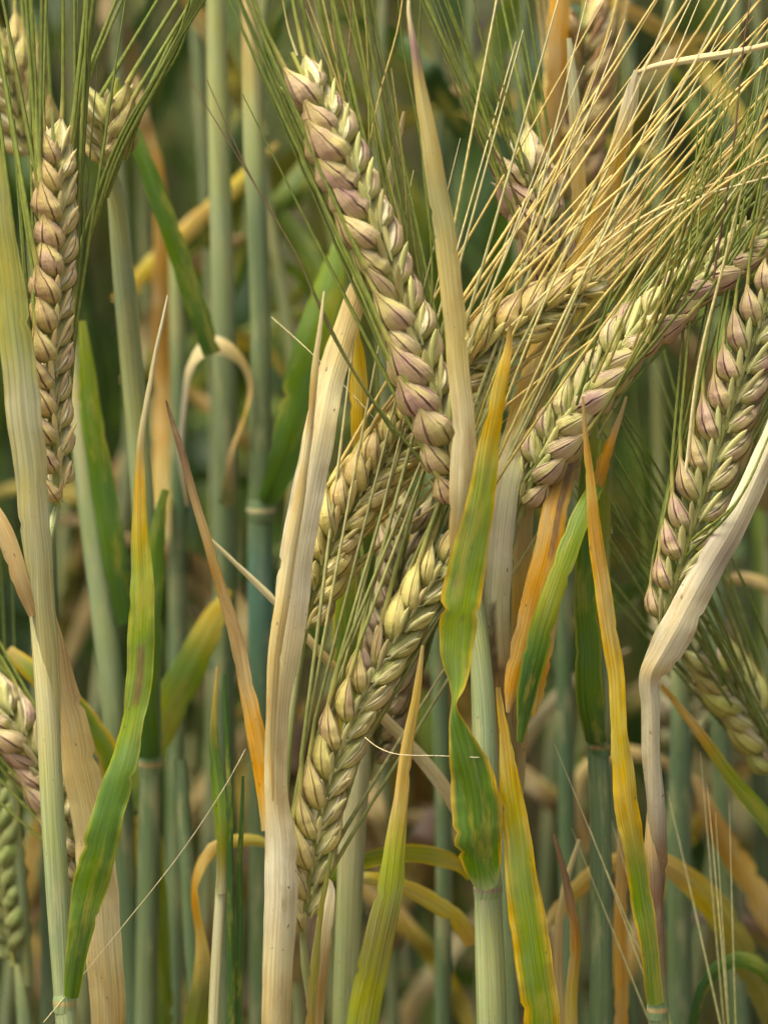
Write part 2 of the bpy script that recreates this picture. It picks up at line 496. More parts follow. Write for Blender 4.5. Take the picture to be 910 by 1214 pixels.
def stem(root, pts, name='stem', ground=True, mat=None, sides=14, label=None, ridge=0.03):
    """round stem, pts bottom->top (px, py, diameter px, depth mm, colour)"""
    A = ctrl(pts)
    if ground:
        g = A[0].copy(); g[0] = root.location.x; g[1] = root.location.y; g[2] = -0.01; g[3] *= 0.95
        mid = (A[0] * 0.55 + g * 0.45); 
        A = np.vstack([g, mid, A])
    L = np.linalg.norm(np.diff(A[:, :3], axis=0), axis=1).sum()
    nv = int(min(max(L / 0.006, 10), 90))
    S = catmull(A, nv)
    p = S[:, :3]
    s = np.concatenate([[0], np.cumsum(np.linalg.norm(np.diff(p, axis=0), axis=1))])
    V, C = tube_arrays(p, np.maximum(S[:, 3] / 2, 0.0002), np.clip(S[:, 4:7], 0.005, 0.9), sides)
    UL = np.tile(np.linspace(0, 1, sides + 1)[None, :], (nv, 1)) * (S[:, 3] * 3.14 / 0.005)[:, None]
    F = grid_faces(nv, sides, True)
    me = make_mesh(name, (V - np.array(root.location)).reshape(-1, 3), F, C.reshape(-1, 3), uv_from(UL, s / 0.005, F, sides, nv, True), mat or M_STEM)
    o = link(name, me, root)
    if label: o['label'] = label
    return o

def node_ring(root, px, py, w, Y, c='stemy', c2='mauve', tilt=0):
    """swollen joint with a thin collar"""
    pts = [(px - tilt, py + 12, w * 0.97, Y, c), (px, py + 4, w * 1.03, Y, c), (px, py, w * 1.06, Y, c2), (px, py - 3, w * 1.04, Y, c), (px + tilt, py - 12, w * 0.96, Y, c)]
    return stem(root, pts, 'joint', False)

# --- shared grain meshes: a lemma wrapped round the palea, pointed into the awn
def grain_mesh(k):
    r = np.random.default_rng(100 + k)
    nv, nu = 15, 28
    t = np.linspace(0, 1, nv)
    prof = np.interp(t, [0, .05, .14, .26, .40, .54, .68, .80, .90, 1.0], [.16, .38, .72, .96, 1.0, .90, .68, .40, .21, .10])
    a = np.linspace(-math.pi, math.pi, nu, endpoint=False)   # 0 = back of the lemma
    V = np.zeros((nv, nu, 3)); UL = np.zeros((nv, nu + 1))
    for i in range(nv):
        lemma = np.abs(a) < 2.15
        rad = np.where(lemma, 1.0, 0.80)
        keel = 1 + 0.05 * np.exp(-(a / 0.25) ** 2) + 0.03 * np.exp(-((np.abs(a) - 0.75) / 0.2) ** 2)
        rib = 1 + 0.030 * np.cos(a * 2 * math.pi / 0.15 / (2 * math.pi)) * lemma + 0.012 * r.normal(size=nu)
        wx = 0.5 * prof[i] * rad * keel * rib * (1 + 0.015 * r.normal())
        V[i, :, 0] = wx * np.sin(a) * (1 + 0.03 * r.normal())
        V[i, :, 1] = 0.86 * wx * np.cos(a) + 0.10 * math.sin(math.pi * t[i]) - 0.05 + 0.05 * t[i] ** 2
        V[i, :, 2] = t[i]
    UL[:] = np.linspace(0, 1, nu + 1)
    V[:, :, 0] += 0.03 * r.normal() * np.sin(math.pi * t)[:, None]
    F = grid_faces(nv, nu, True)
    return make_mesh('grain', V.reshape(-1, 3), F, None, uv_from(UL, t, F, nu, nv, True), M_GRAIN)

BEND = [0.9, 1.4, 0.3, 1.9]
def sterile_mesh(k):
    r = np.random.default_rng(200 + k)
    nv, nu = 9, 8
    t = np.linspace(0, 1, nv)
    prof = np.interp(t, [0, .1, .3, .6, .82, .94, 1.0], [.35, .55, .85, 1.0, .86, .55, .12])
    a = np.linspace(-math.pi, math.pi, nu, endpoint=False)
    V = np.zeros((nv, nu, 3)); UL = np.zeros((nv, nu + 1)); UL[:] = np.linspace(0, 1, nu + 1)
    for i in range(nv):
        V[i, :, 0] = 0.5 * prof[i] * np.sin(a) * (1 + 0.08 * np.cos(a))
        V[i, :, 1] = 0.42 * prof[i] * np.cos(a) + BEND[k] * t[i] ** 2 - 0.5 * BEND[k] * t[i]
        V[i, :, 2] = t[i]
    F = grid_faces(nv, nu, True)
    return make_mesh('sterile_spikelet', V.reshape(-1, 3), F, None, uv_from(UL, t, F, nu, nv, True), M_HUSK)

GRAINS = [grain_mesh(k) for k in range(5)]
STERILE = [sterile_mesh(k) for k in range(4)]

def basis(z, y):
    """rotation with local z along z and local y close to y"""
    z = unit(z); y = np.asarray(y) - np.dot(y, z) * z; y = unit(y); x = np.cross(y, z)
    return np.stack([x, y, z], 1)

def imgdir(ang, dy=0.0):
    a = math.radians(ang)
    return unit(np.array(right) * math.cos(a) + np.array(up) * math.sin(a) + np.array(fwd) * dy)

def awn_path(p0, gd, tgt, L, r, n=16, bend=0.0):
    ts = np.linspace(0, 1, n)
    q = [np.array(p0)]
    side = unit(np.cross(tgt, np.array(fwd)))
    for i in range(1, n):
        t = ts[i]
        k = min(t / 0.10, 1); k = k * k * (3 - 2 * k)
        d = unit(gd * (1 - k) + tgt * k + side * bend * t * 0.6)
        q.append(q[-1] + d * L / (n - 1))
    return np.array(q)

def ear(root, pts, roll=0, gs=1.0, col='c9a862', purple=0.6, ster='c4c08c', aL=100, aR=80, spread=4, alen=500, acol=('awng', 'awng'),
        keep=1.0, seed=1, adepth=0.06, arad=1.0, sp=17.4, clen=65, cw=47, div=28, slen=50, top=1.0, label=None, rollend=None, abend=0.03):
    r = np.random.default_rng(seed)
    A = ctrl([(q[0], q[1], 6, q[2], 'rachis') for q in pts])
    S = catmull(A, 80)
    p = S[:, :3]
    s = np.concatenate([[0], np.cumsum(np.linalg.norm(np.diff(p, axis=0), axis=1))])
    T = tangents(p)
    k0 = P(pts[0][0], pts[0][1], pts[0][2])[1] * gs
    off = np.array(root.location)
    V, C = tube_arrays(p, np.linspace(4.2, 2.2, 80) * k0, S[:, 4:7], 8, 0.8)
    F = grid_faces(80, 8, True)
    UL = np.tile(np.linspace(0, 1, 9), (80, 1))
    e = link('ear', make_mesh('ear', (V - off).reshape(-1, 3), F, C.reshape(-1, 3), uv_from(UL, s / 0.005, F, 8, 80, True), M_STEM), root)
    if label: e['label'] = label
    n = int(s[-1] / (sp * k0))
    gc = hexlin(col); scol = hexlin(ster)
    for i in range(n):
        f = (i + 0.6) / (n + 0.4)
        # nodes sit a little below their grains: the last grain's tip reaches the end of the line
        d = f * (s[-1] - 0.62 * clen * k0)
        pos = np.array([np.interp(d, s, p[:, c]) for c in range(3)])
        a = unit(np.array([np.interp(d, s, T[:, c]) for c in range(3)]))
        cam_n = -np.array(fwd); cam_n = unit(cam_n - np.dot(cam_n, a) * a)
        b = unit(np.cross(a, cam_n)); 
        if i == 0: b0 = b
        rr = math.radians(roll + ((rollend - roll) * f if rollend is not None else 0) + r.normal(0, 4))
        b, c = b * math.cos(rr) - cam_n * math.sin(rr), cam_n * math.cos(rr) + b * math.sin(rr)
        sd = 1 if i % 2 else -1
        size = np.interp(f, [0, .06, .15, .8, .93, 1.0], [.70, .86, 1.0, 1.0, .86, .66]) * r.uniform(.95, 1.05)
        thin = r.uniform(.5, .75) if r.random() < .04 else 1.0
        dv = math.radians(div * np.interp(f, [0, .85, 1], [1.05, 1.0, .45]) + r.normal(0, 2.6))
        gd = unit(a * math.cos(dv) + sd * b * math.sin(dv) + c * r.normal(0, .05))
        back = sd * b * math.cos(dv) - a * math.sin(dv) + c * r.normal(0, .12)
        base = pos + sd * b * 4.0 * k0
        Rm = basis(gd, back)
        sc = np.array([cw * r.uniform(.92, 1.06) * thin, cw * 0.80 * thin, clen * r.uniform(.92, 1.07)]) * size * k0
        g = link('grain', GRAINS[int(r.integers(5))], e)
        M = Matrix.Identity(4)
        for x in range(3):
            for y in range(3): M[x][y] = Rm[x, y] * sc[y]
        for x in range(3): M[x][3] = base[x] - off[x]
        g.matrix_local = M
        jit = 1 + r.normal(0, .05)
        g.color = (*np.clip(gc * jit * (1 + r.normal(0, .015, 3)), 0, 1), float(np.clip(purple * r.uniform(.55, 1.35), 0, 1)))
        # two slim sterile spikelets flank every grain
        for q in (1, -1):
            sd_dir = unit(a * 1.0 + sd * b * (0.30 + r.normal(0, .05)) + q * c * (0.17 + r.normal(0, .05)))
            Rs = basis(sd_dir, q * c + 0.3 * sd * b)
            sb = pos + sd * b * 3.0 * k0 + q * c * 11.0 * k0 - a * 1.0 * k0
            ss = np.array([8.8 * r.uniform(.85, 1.2), 8, slen * r.uniform(.88, 1.12)]) * size * k0
            h = link('sterile_spikelet', STERILE[int(r.integers(4))], e)
            M = Matrix.Identity(4)
            for x in range(3):
                for y in range(3): M[x][y] = Rs[x, y] * ss[y]
            for x in range(3): M[x][3] = sb[x] - off[x]
            h.matrix_local = M
            h.color = (*np.clip(scol * (1 + r.normal(0, .07)), 0, 1), 1)
        if r.random() > keep * (top if (f > .55 and sd < 0) else 1): continue
        tip = base + gd * sc[2] * 0.985 + unit(back) * sc[1] * 0.0
        ang = (aR if sd > 0 else aL) + r.normal(0, spread)
        tgt = imgdir(ang, r.normal(0, adepth))
        L = alen * k0 / gs * r.uniform(.78, 1.12) * (1 if r.random() > .08 else r.uniform(.2, .6))
        q = awn_path(tip - gd * sc[2] * 0.05, gd, tgt, L, r, 16, r.normal(0, abend))
        ca = colr(acol[0]); cb = colr(acol[1]); ts = np.linspace(0, 1, 16)
        cc = (ca[None] * (1 - ts[:, None]) + cb[None] * ts[:, None]) * r.uniform(.8, 1.15)
        cc[:1] = C_['awny']
        rad = np.interp(ts, [0, .04, .12, .6, 1], [3.0, 2.5, 2.2, 1.5, .45]) * k0 / gs * arad * r.uniform(.85, 1.15)
        V, C = tube_arrays(q, rad, cc, 5, 0.7)
        F = grid_faces(16, 5, True)
        UL = np.tile(np.linspace(0, 1, 6), (16, 1))
        link('awn', make_mesh('awn', (V - off).reshape(-1, 3), F, C.reshape(-1, 3), uv_from(UL, ts, F, 5, 16, True), M_AWN), e)
    return e

def bristle(root, pts, c0, c1, name='awn', r0=1.6, r1=.6):
    """a single bristle along given points (px, py, depth mm)"""
    A = ctrl([(q[0], q[1], 1, q[2], c0) for q in pts])
    S = catmull(A, 22); p = S[:, :3]; ts = np.linspace(0, 1, 22)
    k = P(*pts[0])[1]
    cc = colr(c0)[None] * (1 - ts[:, None]) + colr(c1)[None] * ts[:, None]
    V, C = tube_arrays(p, np.linspace(r0, r1, 22) * k, cc, 5, .8)
    F = grid_faces(22, 5, True); UL = np.tile(np.linspace(0, 1, 6), (22, 1))
    return link(name, make_mesh(name, (V - np.array(root.location)).reshape(-1, 3), F, C.reshape(-1, 3), uv_from(UL, ts, F, 5, 22, True), M_AWN), root)

# ------------------------------------------------------------------ the ground
def build_soil():
    n = 61
    g = np.sign(np.linspace(-1, 1, n)) * np.abs(np.linspace(-1, 1, n)) ** 3 * 60
    X, Yy = np.meshgrid(g, g)
    Z = 0.008 * np.sin(X * 9) * np.sin(Yy * 7) + 0.006 * np.sin(X * 23 + 1) * np.sin(Yy * 19)
    V = np.stack([X, Yy, Z - 0.012], -1).reshape(-1, 3)
    o = link('soil', make_mesh('soil', V, grid_faces(n, n, False), None, None, M_SOIL))
    o['kind'] = 'structure'
build_soil()

# ------------------------------------------------------------------ the sharp stalks
# 1. main ear, straw flag leaf in front of it, yellow-edged green leaf, ribbed stem
t = thing('main barley stalk, purple-flushed ear leaning left behind a straw strip, yellow-edged green leaf below', 582, 2)
stem(t, [(583, 1240, 36, 2, 'glauc'), (580, 1120, 35, 2, 'stemg'), (578, 1060, 32, 2, 'glauc'), (576, 960, 30, 3, 'glauc'), (573, 840, 29, 5, 'glauc'), (566, 740, 22, 6, 'stemg'),
         (556, 670, 15, 6, 'stemg'), (548, 625, 11, 6, 'stemg'), (542, 595, 8, 4, 'stemg')])
node_ring(t, 578, 1053, 33, 2, 'glauc', 'mauve')
blade(t, [(579, 1056, 33, -1.0, 'glauc', 0, 200), (574, 1036, 45, -5, 'green', 0, 120), (568, 1000, 56, -11, 'green', 0, 70), (563, 950, 60, -12, 'green', 6, 60), (551, 895, 40, -13, 'green', 10, 40), (540, 855, 20, -13, 'green', 30, 30),
          (537, 836, 12, -13, 'lgreen', 60, 30), (540, 815, 25, -13, 'lgreen', 40, 30), (541, 780, 37, -13, 'lgreen', 15, 30), (547, 710, 48, -13, 'lgreen', -5, 30), (560, 640, 42, -13, 'lgreen', -15, 35), (574, 570, 32, -12, 'ygreen', -20, 40),
          (586, 500, 23, -11, 'ylw', -20, 50), (595, 450, 17, -10, 'ylw', -15, 60), (602, 415, 10, -9, 'orange', 0, 60), (604, 385, 4, -9, 'brown', 0, 40)], edge=('ylw', 0.16), wave=0.07,
      label='green leaf with yellow-orange margins, pinched halfway', scars=((.50, .515, .1, .2, 'dbrown'), (.42, .43, .4, .5, 'dbrown'), (.56, .58, -.5, -.4, 'brown')))
blade(t, [(547, 690, 18, 0, 'straw2', 0, 200), (545, 640, 26, -4, 'straw2', 0, 150), (548, 580, 32, -8, 'straw', 0, 90), (549, 500, 27, -9, 'straw', 0, 60), (543, 420, 26, -9, 'strawr', 0, 50), (533, 330, 27, -9, 'strawr', 0, 45),
          (521, 240, 25, -9, 'wilt', 0, 60), (509, 160, 20, -9, 'strawr', 0, 80), (498, 100, 14, -9, 'strawr', 0, 120), (490, 55, 9, -9, 'mauve', 0, 150), (484, 15, 5, -8, 'straw', 0, 150), (488, -40, 3, -6, 'straw')],
      fold=0.15, mat=M_DRY, name='flag_leaf', label='straw-coloured dry strip in front of the main ear')
ear(t, [(543, 603, 3), (530, 548, 1), (497, 435, 0), (452, 310, 0), (404, 190, 0), (346, 62, 2)], roll=50, col='c6ae6c', purple=0.9, ster='d0cc7c', aL=115, aR=101, spread=1.3, alen=640, top=.25, arad=1.25,
    acol=('awng', 'awngd'), seed=3, gs=1.13, sp=16.6, keep=0.9, label='plump straw ear with mauve-flushed grains leaning left')

# 2. right ear held in a bent, bleached sheath
t = thing('barley stalk at right with bent bleached sheath and purple-grained ear', 782, 4)
stem(t, [(783, 1260, 24, 6, 'glauc3'), (779, 1195, 24, 5, 'glauc2'), (776, 1120, 22, 5, 'brown'), (774, 1040, 21, 5, 'brown'), (773, 1000, 20, 5, 'tan'), (773, 960, 13, 5.5, 'tan'), (773, 930, 6, 6, 'tan')], label='grey-green stem stained brown')
blade(t, [(775, 1070, 12, 5, 'brown', 40, 200), (774, 1015, 20, 3.6, 'brown', 40, 200), (773, 965, 22, 2.9, 'grey', 25, 220), (772, 900, 22, 2, 'pale', 0, 260), (770, 840, 23, 1, 'pale', 0, 250), (769, 812, 25, 0, 'pale', 0, 160), (772, 798, 30, -1, 'straw', 8, 90), (783, 778, 40, -2, 'pale', 12, 70), (800, 748, 42, -3, 'pale', 8, 60),
          (815, 720, 40, -3, 'pale', 5, 60), (850, 655, 34, -3, 'grey', 0, 60), (880, 600, 31, -3, 'pale', 0, 70), (912, 530, 29, -2, 'pale', 0, 80), (950, 440, 26, 4, 'pale', 0, 100)], fold=0.28, mat=M_DRY, name='sheath', wave=0.05, label='bleached sheath bent over to the right')
node_ring(t, 779, 1196, 25, 5, 'glauc2', 'tan')
stem(t, [(776, 990, 12, 6, 'stemg'), (774, 850, 12, 6, 'stemg'), (776, 790, 11, 6, 'stemg'), (782, 740, 10, 7, 'stemg')], 'peduncle', False)
ear(t, [(781, 745, 8), (800, 690, 7), (836, 575, 7), (872, 465, 8), (908, 360, 10), (930, 290, 14)], roll=8, col='bfa868', purple=1.0, ster='d2cf86', aL=79, aR=66, spread=4, alen=480, acol=('awng', 'awng'),
    seed=8, gs=0.94, sp=21, div=32, cw=44, clen=62, slen=54, label='upright ear with purple grains and slim pale spikelets')
blade(t, [(777, 1192, 20, 2, 'lgreen', 0, 120), (770, 1120, 24, -2, 'lgreen', -20, 60), (757, 1040, 30, -4, 'lgreen', -25, 50), (744, 960, 30, -6, 'ylw', -20, 40), (735, 880, 22, -6, 'yellow', 20, 60), (728, 800, 20, -6, 'ylw', 10, 60),
          (717, 720, 20, -6, 'gold', 0, 70), (707, 640, 17, -6, 'orange', 0, 80), (699, 570, 11, -6, 'orange', 0, 80), (692, 500, 5, -6, 'tan', 0, 60), (690, 470, 3, -6, 'tan')], edge=('ylw', 0.22), wave=0.10, label='narrow wavy leaf, yellow above and green below')

# 3. long golden ear that passes behind the main ear, in a big pale dry leaf
t = thing('barley stalk with broad pale dry leaf and golden ear passing behind the main ear', 326, 10)
stem(t, [(325, 1250, 26, 12, 'stemy'), (327, 1100, 22, 12, 'stemy'), (334, 950, 16, 14, 'stemg'), (348, 820, 12, 16, 'stemg'), (358, 765, 9, 16, 'stemg')])
blade(t, [(326, 1260, 34, 0, 'straw2', 0, 200), (329, 1150, 36, -2, 'straw', 0, 140), (332, 1060, 40, -3, 'pale', 0, 110), (333, 1000, 37, -3, 'pale', 0, 100), (328, 950, 28, -3, 'straw', 0, 80), (328, 890, 27, -3, 'straw', 0, 80), (329, 830, 28, -4, 'straw', 0, 60), (337, 780, 36, -4, 'straw', 0, 60), (346, 715, 40, -4, 'pale', 0, 50), (355, 640, 40, -4, 'pale', 0, 50),
          (367, 570, 38, -4, 'pale', 0, 40), (378, 510, 37, -3, 'straw', 0, 40), (389, 460, 35, 0, 'straw', 0, 40), (402, 415, 32, 4, 'straw2', 0, 50), (416, 372, 28, 9, 'straw2', 0, 60), (437, 305, 21, 13, 'straw2', 0, 70), (456, 235, 15, 13, 'straw', 0, 80), (470, 175, 10, 13, 'straw', 0, 90), (479, 132, 4, 13, 'tan')], fold=0.12, mat=M_DRY, name='dry_leaf', wave=0.03,
      label='broad pale dry leaf standing upright')
blade(t, [(323, 950, 2, -4, 'straw2', 0, 120), (321, 890, 9, -5, 'straw2', 0, 120), (323, 820, 14, -7, 'straw2', 0, 120), (331, 735, 17, -8, 'straw2', 0, 120), (342, 660, 16, -8, 'straw', 0, 120), (354, 595, 13, -8, 'straw2', 0, 120), (365, 530, 10, -8, 'straw', 0, 140), (369, 490, 8, -8, 'tan', 0, 100), (373, 440, 9, -8, 'strawr', 0, 80), (379, 385, 5, -7, 'straw', 0, 60), (384, 345, 2, -6, 'straw')],
      mat=M_DRY, name='dry_leaf', label='narrow folded dry strip on the left side of the broad leaf')
blade(t, [(318, 985, 16, 4, 'gold', 0, 100), (312, 920, 21, 6, 'orange', 0, 80), (300, 855, 23, 7, 'orange', 20, 60), (288, 800, 20, 8, 'tan', 25, 70), (278, 755, 16, 8, 'tan', 0, 100), (260, 690, 13, 8, 'rust', 0, 110), (240, 620, 11, 8, 'tan', 0, 120), (218, 545, 9, 8, 'brown', 0, 120), (204, 500, 6, 8, 'brown', 0, 80), (197, 475, 2, 8, 'dbrown')],
      mat=M_DRY, wave=0.05, label='thin tan withered leaf leaning left')
ear(t, [(358, 765, 16), (374, 700, 15), (404, 625, 14), (455, 545, 14), (520, 465, 16), (605, 390, 16), (668, 350, 18), (728, 318, 20)], roll=-2, rollend=44, col='dabd68', purple=0.5, ster='dccb80', aL=51, aR=43, spread=7, alen=700,
    acol=('awngold', 'awngold'), seed=5, gs=0.96, label='long golden ear lying diagonally', arad=1.0)

# 4. low golden ear
t = thing('barley stalk whose low golden ear rises diagonally right of the broad pale dry leaf', 372, 14)
stem(t, [(376, 1260, 13, 12, 'stemy'), (368, 1180, 12, 10, 'stemg'), (361, 1140, 10, 8, 'stemg'), (359, 1112, 8, 8, 'stemg')])
ear(t, [(359, 1114, 8), (366, 1050, 7), (383, 950, 6), (416, 850, 5), (465, 760, 6), (520, 675, 8), (556, 620, 10)], roll=24, rollend=34, sp=22.5, cw=42, clen=76, div=23, col='dac470', purple=0.5, ster='d4cc86', aL=74, aR=61, spread=6, alen=800, arad=1.15, acol=('awng', 'awnpale'),
    seed=6, gs=.88, label='golden ear with plump grains down its left side')
blade(t, [(372, 1240, 22, 6, 'straw2', 0, 90), (377, 1150, 22, 2, 'tan', 10, 60), (385, 1085, 20, 0, 'straw', 20, 60), (390, 1050, 10, 0, 'pale', 20, 60), (386, 1040, 4, 0, 'pale')], mat=M_DRY, name='dry_leaf')
blade(t, [(368, 1240, 9, 0, 'rust', 0, 60), (372, 1170, 9, -1, 'olive', 0, 60), (380, 1080, 7, -2, 'olive', 0, 60), (392, 1010, 4, -2, 'awngd')], name='leaf')

# 5. pale stem with a faded ear behind the low golden ear
t = thing('pale ribbed barley stem with a faded ear just behind the low golden ear', 408, 26)
stem(t, [(409, 1260, 31, 26, 'glauc'), (413, 1100, 31, 26, 'stemg'), (418, 980, 32, 26, 'sheath'), (424, 900, 31, 26, 'sheath'), (428, 860, 24, 27, 'sheath'), (432, 800, 12, 28, 'stemg')], ridge=.05)
blade(t, [(424, 905, 34, 24, 'sheath', 0, 170), (418, 840, 36, 23, 'ygreen', 0, 120), (410, 760, 32, 23, 'lgreen', 0, 90), (410, 690, 24, 24, 'ygreen', 0, 70), (420, 620, 10, 26, 'yellow')], name='leaf', edge=('yellow', .2))
blade(t, [(428, 560, 10, 22, 'olive', 0, 60), (424, 500, 20, 20, 'ylw', 0, 60), (424, 450, 22, 20, 'ylw', 0, 60), (420, 400, 16, 20, 'ylw', 0, 60), (414, 360, 6, 20, 'gold')], name='leaf', label='yellow leaf tip')
ear(t, [(437, 925, 32), (452, 850, 31), (463, 770, 30), (474, 690, 30), (486, 620, 30), (497, 572, 31)], roll=-6, col='bda874', purple=0.85, ster='bfb48c', aL=92, aR=72, spread=5, alen=330, acol=('awngd', 'awng'), seed=12, keep=.6, gs=0.90,
    label='faded straw ear with broken tip')

# 6. yellow-green blade between the low ear and the main stem
t = thing('narrow yellow-green barley leaf standing between the low golden ear and the main stem', 422, -2)
stem(t, [(420, 1420, 20, -2, 'glauc'), (418, 1280, 20, -2, 'glauc')])
blade(t, [(418, 1290, 30, -4, 'lgreen', 0, 120), (432, 1200, 38, -6, 'ygreen', 0, 60), (452, 1100, 35, -8, 'olive', 0, 50), (466, 1020, 27, -8, 'ygreen', 0, 60), (475, 950, 18, -7, 'gold', 0, 70), (484, 880, 14, -6, 'gold', 0, 80), (494, 815, 9, -5, 'gold', 0, 80), (501, 765, 4, -4, 'tan')], mid='ygreen')

# 7. leaf with yellow margins right of the main stem
t = thing('upright green leaf with wide yellow margins just right of the main stem', 650, -6)
stem(t, [(655, 1420, 20, -4, 'glauc'), (650, 1290, 20, -4, 'glauc')])
blade(t, [(652, 1300, 34, -6, 'green', 0, 100), (640, 1200, 44, -8, 'lgreen', 0, 40), (628, 1110, 44, -9, 'lgreen', 0, 40), (615, 1010, 35, -9, 'ygreen', 0, 50), (604, 930, 24, -9, 'yellow', 0, 60), (597, 870, 13, -8, 'orange', 0, 60), (590, 815, 5, -7, 'rust')], edge=('ylw', 0.42), wave=.04)

# 8. plant of the ear that points to the right edge
t = thing('barley stalk with long ear arching to the right edge and golden dry sheath', 600, 18)
stem(t, [(604, 1260, 24, 20, 'glauc2'), (600, 1000, 24, 20, 'glauc2'), (594, 820, 22, 18, 'stemg'), (594, 700, 15, 16, 'stemg'), (602, 650, 12, 15, 'stemg'), (612, 618, 10, 14, 'stemg')])
blade(t, [(598, 980, 10, 17, 'tan', 0, 160), (593, 890, 28, 11, 'tan', 0, 160), (588, 800, 34, 8, 'tan', 0, 120), (586, 720, 36, 7, 'sheath', 0, 90), (592, 640, 36, 7, 'pale', 0, 80), (602, 560, 34, 9, 'sheath', 0, 70), (622, 490, 38, 18, 'gold', 0, 60), (650, 410, 38, 24, 'gold', 0, 60), (685, 320, 28, 26, 'gold', 0, 60),
          (712, 250, 25, 24, 'gold', 0, 70), (733, 180, 24, 20, 'gold', 0, 70), (748, 115, 17, 18, 'pale', 0, 100), (755, 84, 8, 17, 'pale', 0, 100)], fold=.1, mat=M_DRY, name='sheath', label='golden dry sheath, broken at its top', scars=((.20, .30, -.2, .1, 'dbrown'), (.13, .22, .1, .5, 'brown')))
blade(t, [(755, 86, 6, 17, 'tan', 0, 120), (775, 79, 8, 16, 'straw', 0, 120), (830, 69, 10, 14, 'straw', 0, 120), (880, 60, 8, 12, 'straw', 0, 120), (930, 48, 6, 10, 'straw', 0, 120)], mat=M_DRY, name='dry_leaf', label='straw end snapped over to the right')
blade(t, [(602, 1040, 6, 20, 'stemg', 0, 120), (611, 960, 15, 21, 'wilt', 0, 120), (614, 890, 22, 21, 'tan', 0, 120), (614, 800, 24, 21, 'tan', 0, 90), (618, 700, 24, 20, 'gold', 0, 80), (622, 620, 20, 20, 'straw2', 0, 80), (630, 560, 10, 22, 'straw2')], mat=M_DRY, name='dry_leaf')
ear(t, [(612, 620, 13), (636, 560, 11), (686, 480, 10), (755, 398, 12), (830, 333, 14), (905, 280, 16), (960, 246, 18)], roll=-46, col='bcab66', purple=1.0, ster='cccb7e', aL=52, aR=57, spread=6, alen=560, acol=('awng', 'awngd'), seed=9, gs=0.95,
    label='long ear with mauve grains reaching the right edge')

# 9. stem and leaves under it
t = thing('green barley stalk with yellow and orange leaves and a purple ear behind the golden awns', 712, 30)
stem(t, [(712, 1260, 28, 24, 'glauc3'), (712, 1100, 27, 24, 'glauc3'), (711, 960, 26, 24, 'glauc3'), (708, 890, 25, 24, 'glauc3'), (706, 780, 24, 24, 'glauc3'), (706, 640, 24, 26, 'stemg'), (702, 540, 20, 30, 'stemg'), (692, 450, 14, 36, 'stemg'), (662, 350, 9, 34, 'stemg')])
node_ring(t, 710, 884, 27, 24, 'glauc3', 'tan')
blade(t, [(709, 882, 30, 20, 'dgreen', 0, 170), (700, 830, 33, 17, 'green', 0, 110), (697, 760, 30, 16, 'green', 0, 80), (694, 690, 26, 16, 'green', 0, 60), (695, 600, 24, 17, 'green', 0, 60), (700, 530, 16, 20, 'ygreen', 0, 60), (706, 490, 6, 22, 'ygreen')], name='leaf', edge=('ygreen', .2))
blade(t, [(712, 905, 8, 23, 'glauc', 0, 120), (716, 860, 14, 19.5, 'glauc', 0, 120), (714, 780, 18, 19, 'glauc', 0, 120), (712, 690, 22, 20, 'stemg', 0, 120), (711, 600, 22, 22, 'ygreen', 0, 100), (712, 520, 14, 26, 'ygreen', 0, 90)], name='sheath')
blade(t, [(700, 590, 14, 14, 'orange', 0, 80), (712, 560, 17, 10, 'orange', 0, 80), (722, 530, 12, 8, 'orange', 0, 80), (732, 500, 7, 7, 'tan', 0, 80), (742, 470, 3, 6, 'tan')], mat=M_DRY, name='leaf', label='short orange leaf tip')
blade(t, [(706, 575, 18, 10, 'green', 0, 60), (692, 605, 22, 4, 'lgreen', 0, 50), (674, 650, 25, 0, 'lgreen', 0, 50), (654, 710, 26, -2, 'ygreen', 0, 50), (636, 765, 30, -2, 'green', 0, 50), (624, 820, 24, -1, 'dgreen', 0, 60), (616, 880, 8, 0, 'green')], name='leaf', edge=('ygreen', .2), label='green leaf blade hanging to lower left')
blade(t, [(690, 500, 12, 26, 'rust', 0, 60), (676, 540, 22, 18, 'rust', 0, 60), (662, 590, 30, 8, 'orange', 0, 50), (646, 660, 31, 4, 'orange', 0, 50), (630, 720, 30, 3, 'orange', 0, 50), (616, 775, 27, 3, 'orange', 0, 50), (607, 815, 18, 3, 'orange', 0, 60), (602, 845, 5, 3, 'tan')], mat=M_DRY, name='leaf', label='orange withered leaf hanging to lower left', scars=((.16, .52, .1, .5, 'brown'),))
blade(t, [(656, 720, 14, 12, 'orange', 0, 60), (644, 780, 22, 8, 'orange', 0, 60), (636, 825, 16, 8, 'gold', 0, 60), (632, 850, 4, 8, 'gold')], mat=M_DRY, name='leaf')
ear(t, [(662, 350, 34), (648, 300, 32), (630, 240, 31), (608, 158, 30)], roll=45, col='c6b074', purple=0.9, ster='b8b088', aL=113, aR=97, spread=4, alen=430, acol=('awng', 'awngd'), seed=14, gs=1.12, label='purplish ear top behind the golden awns')

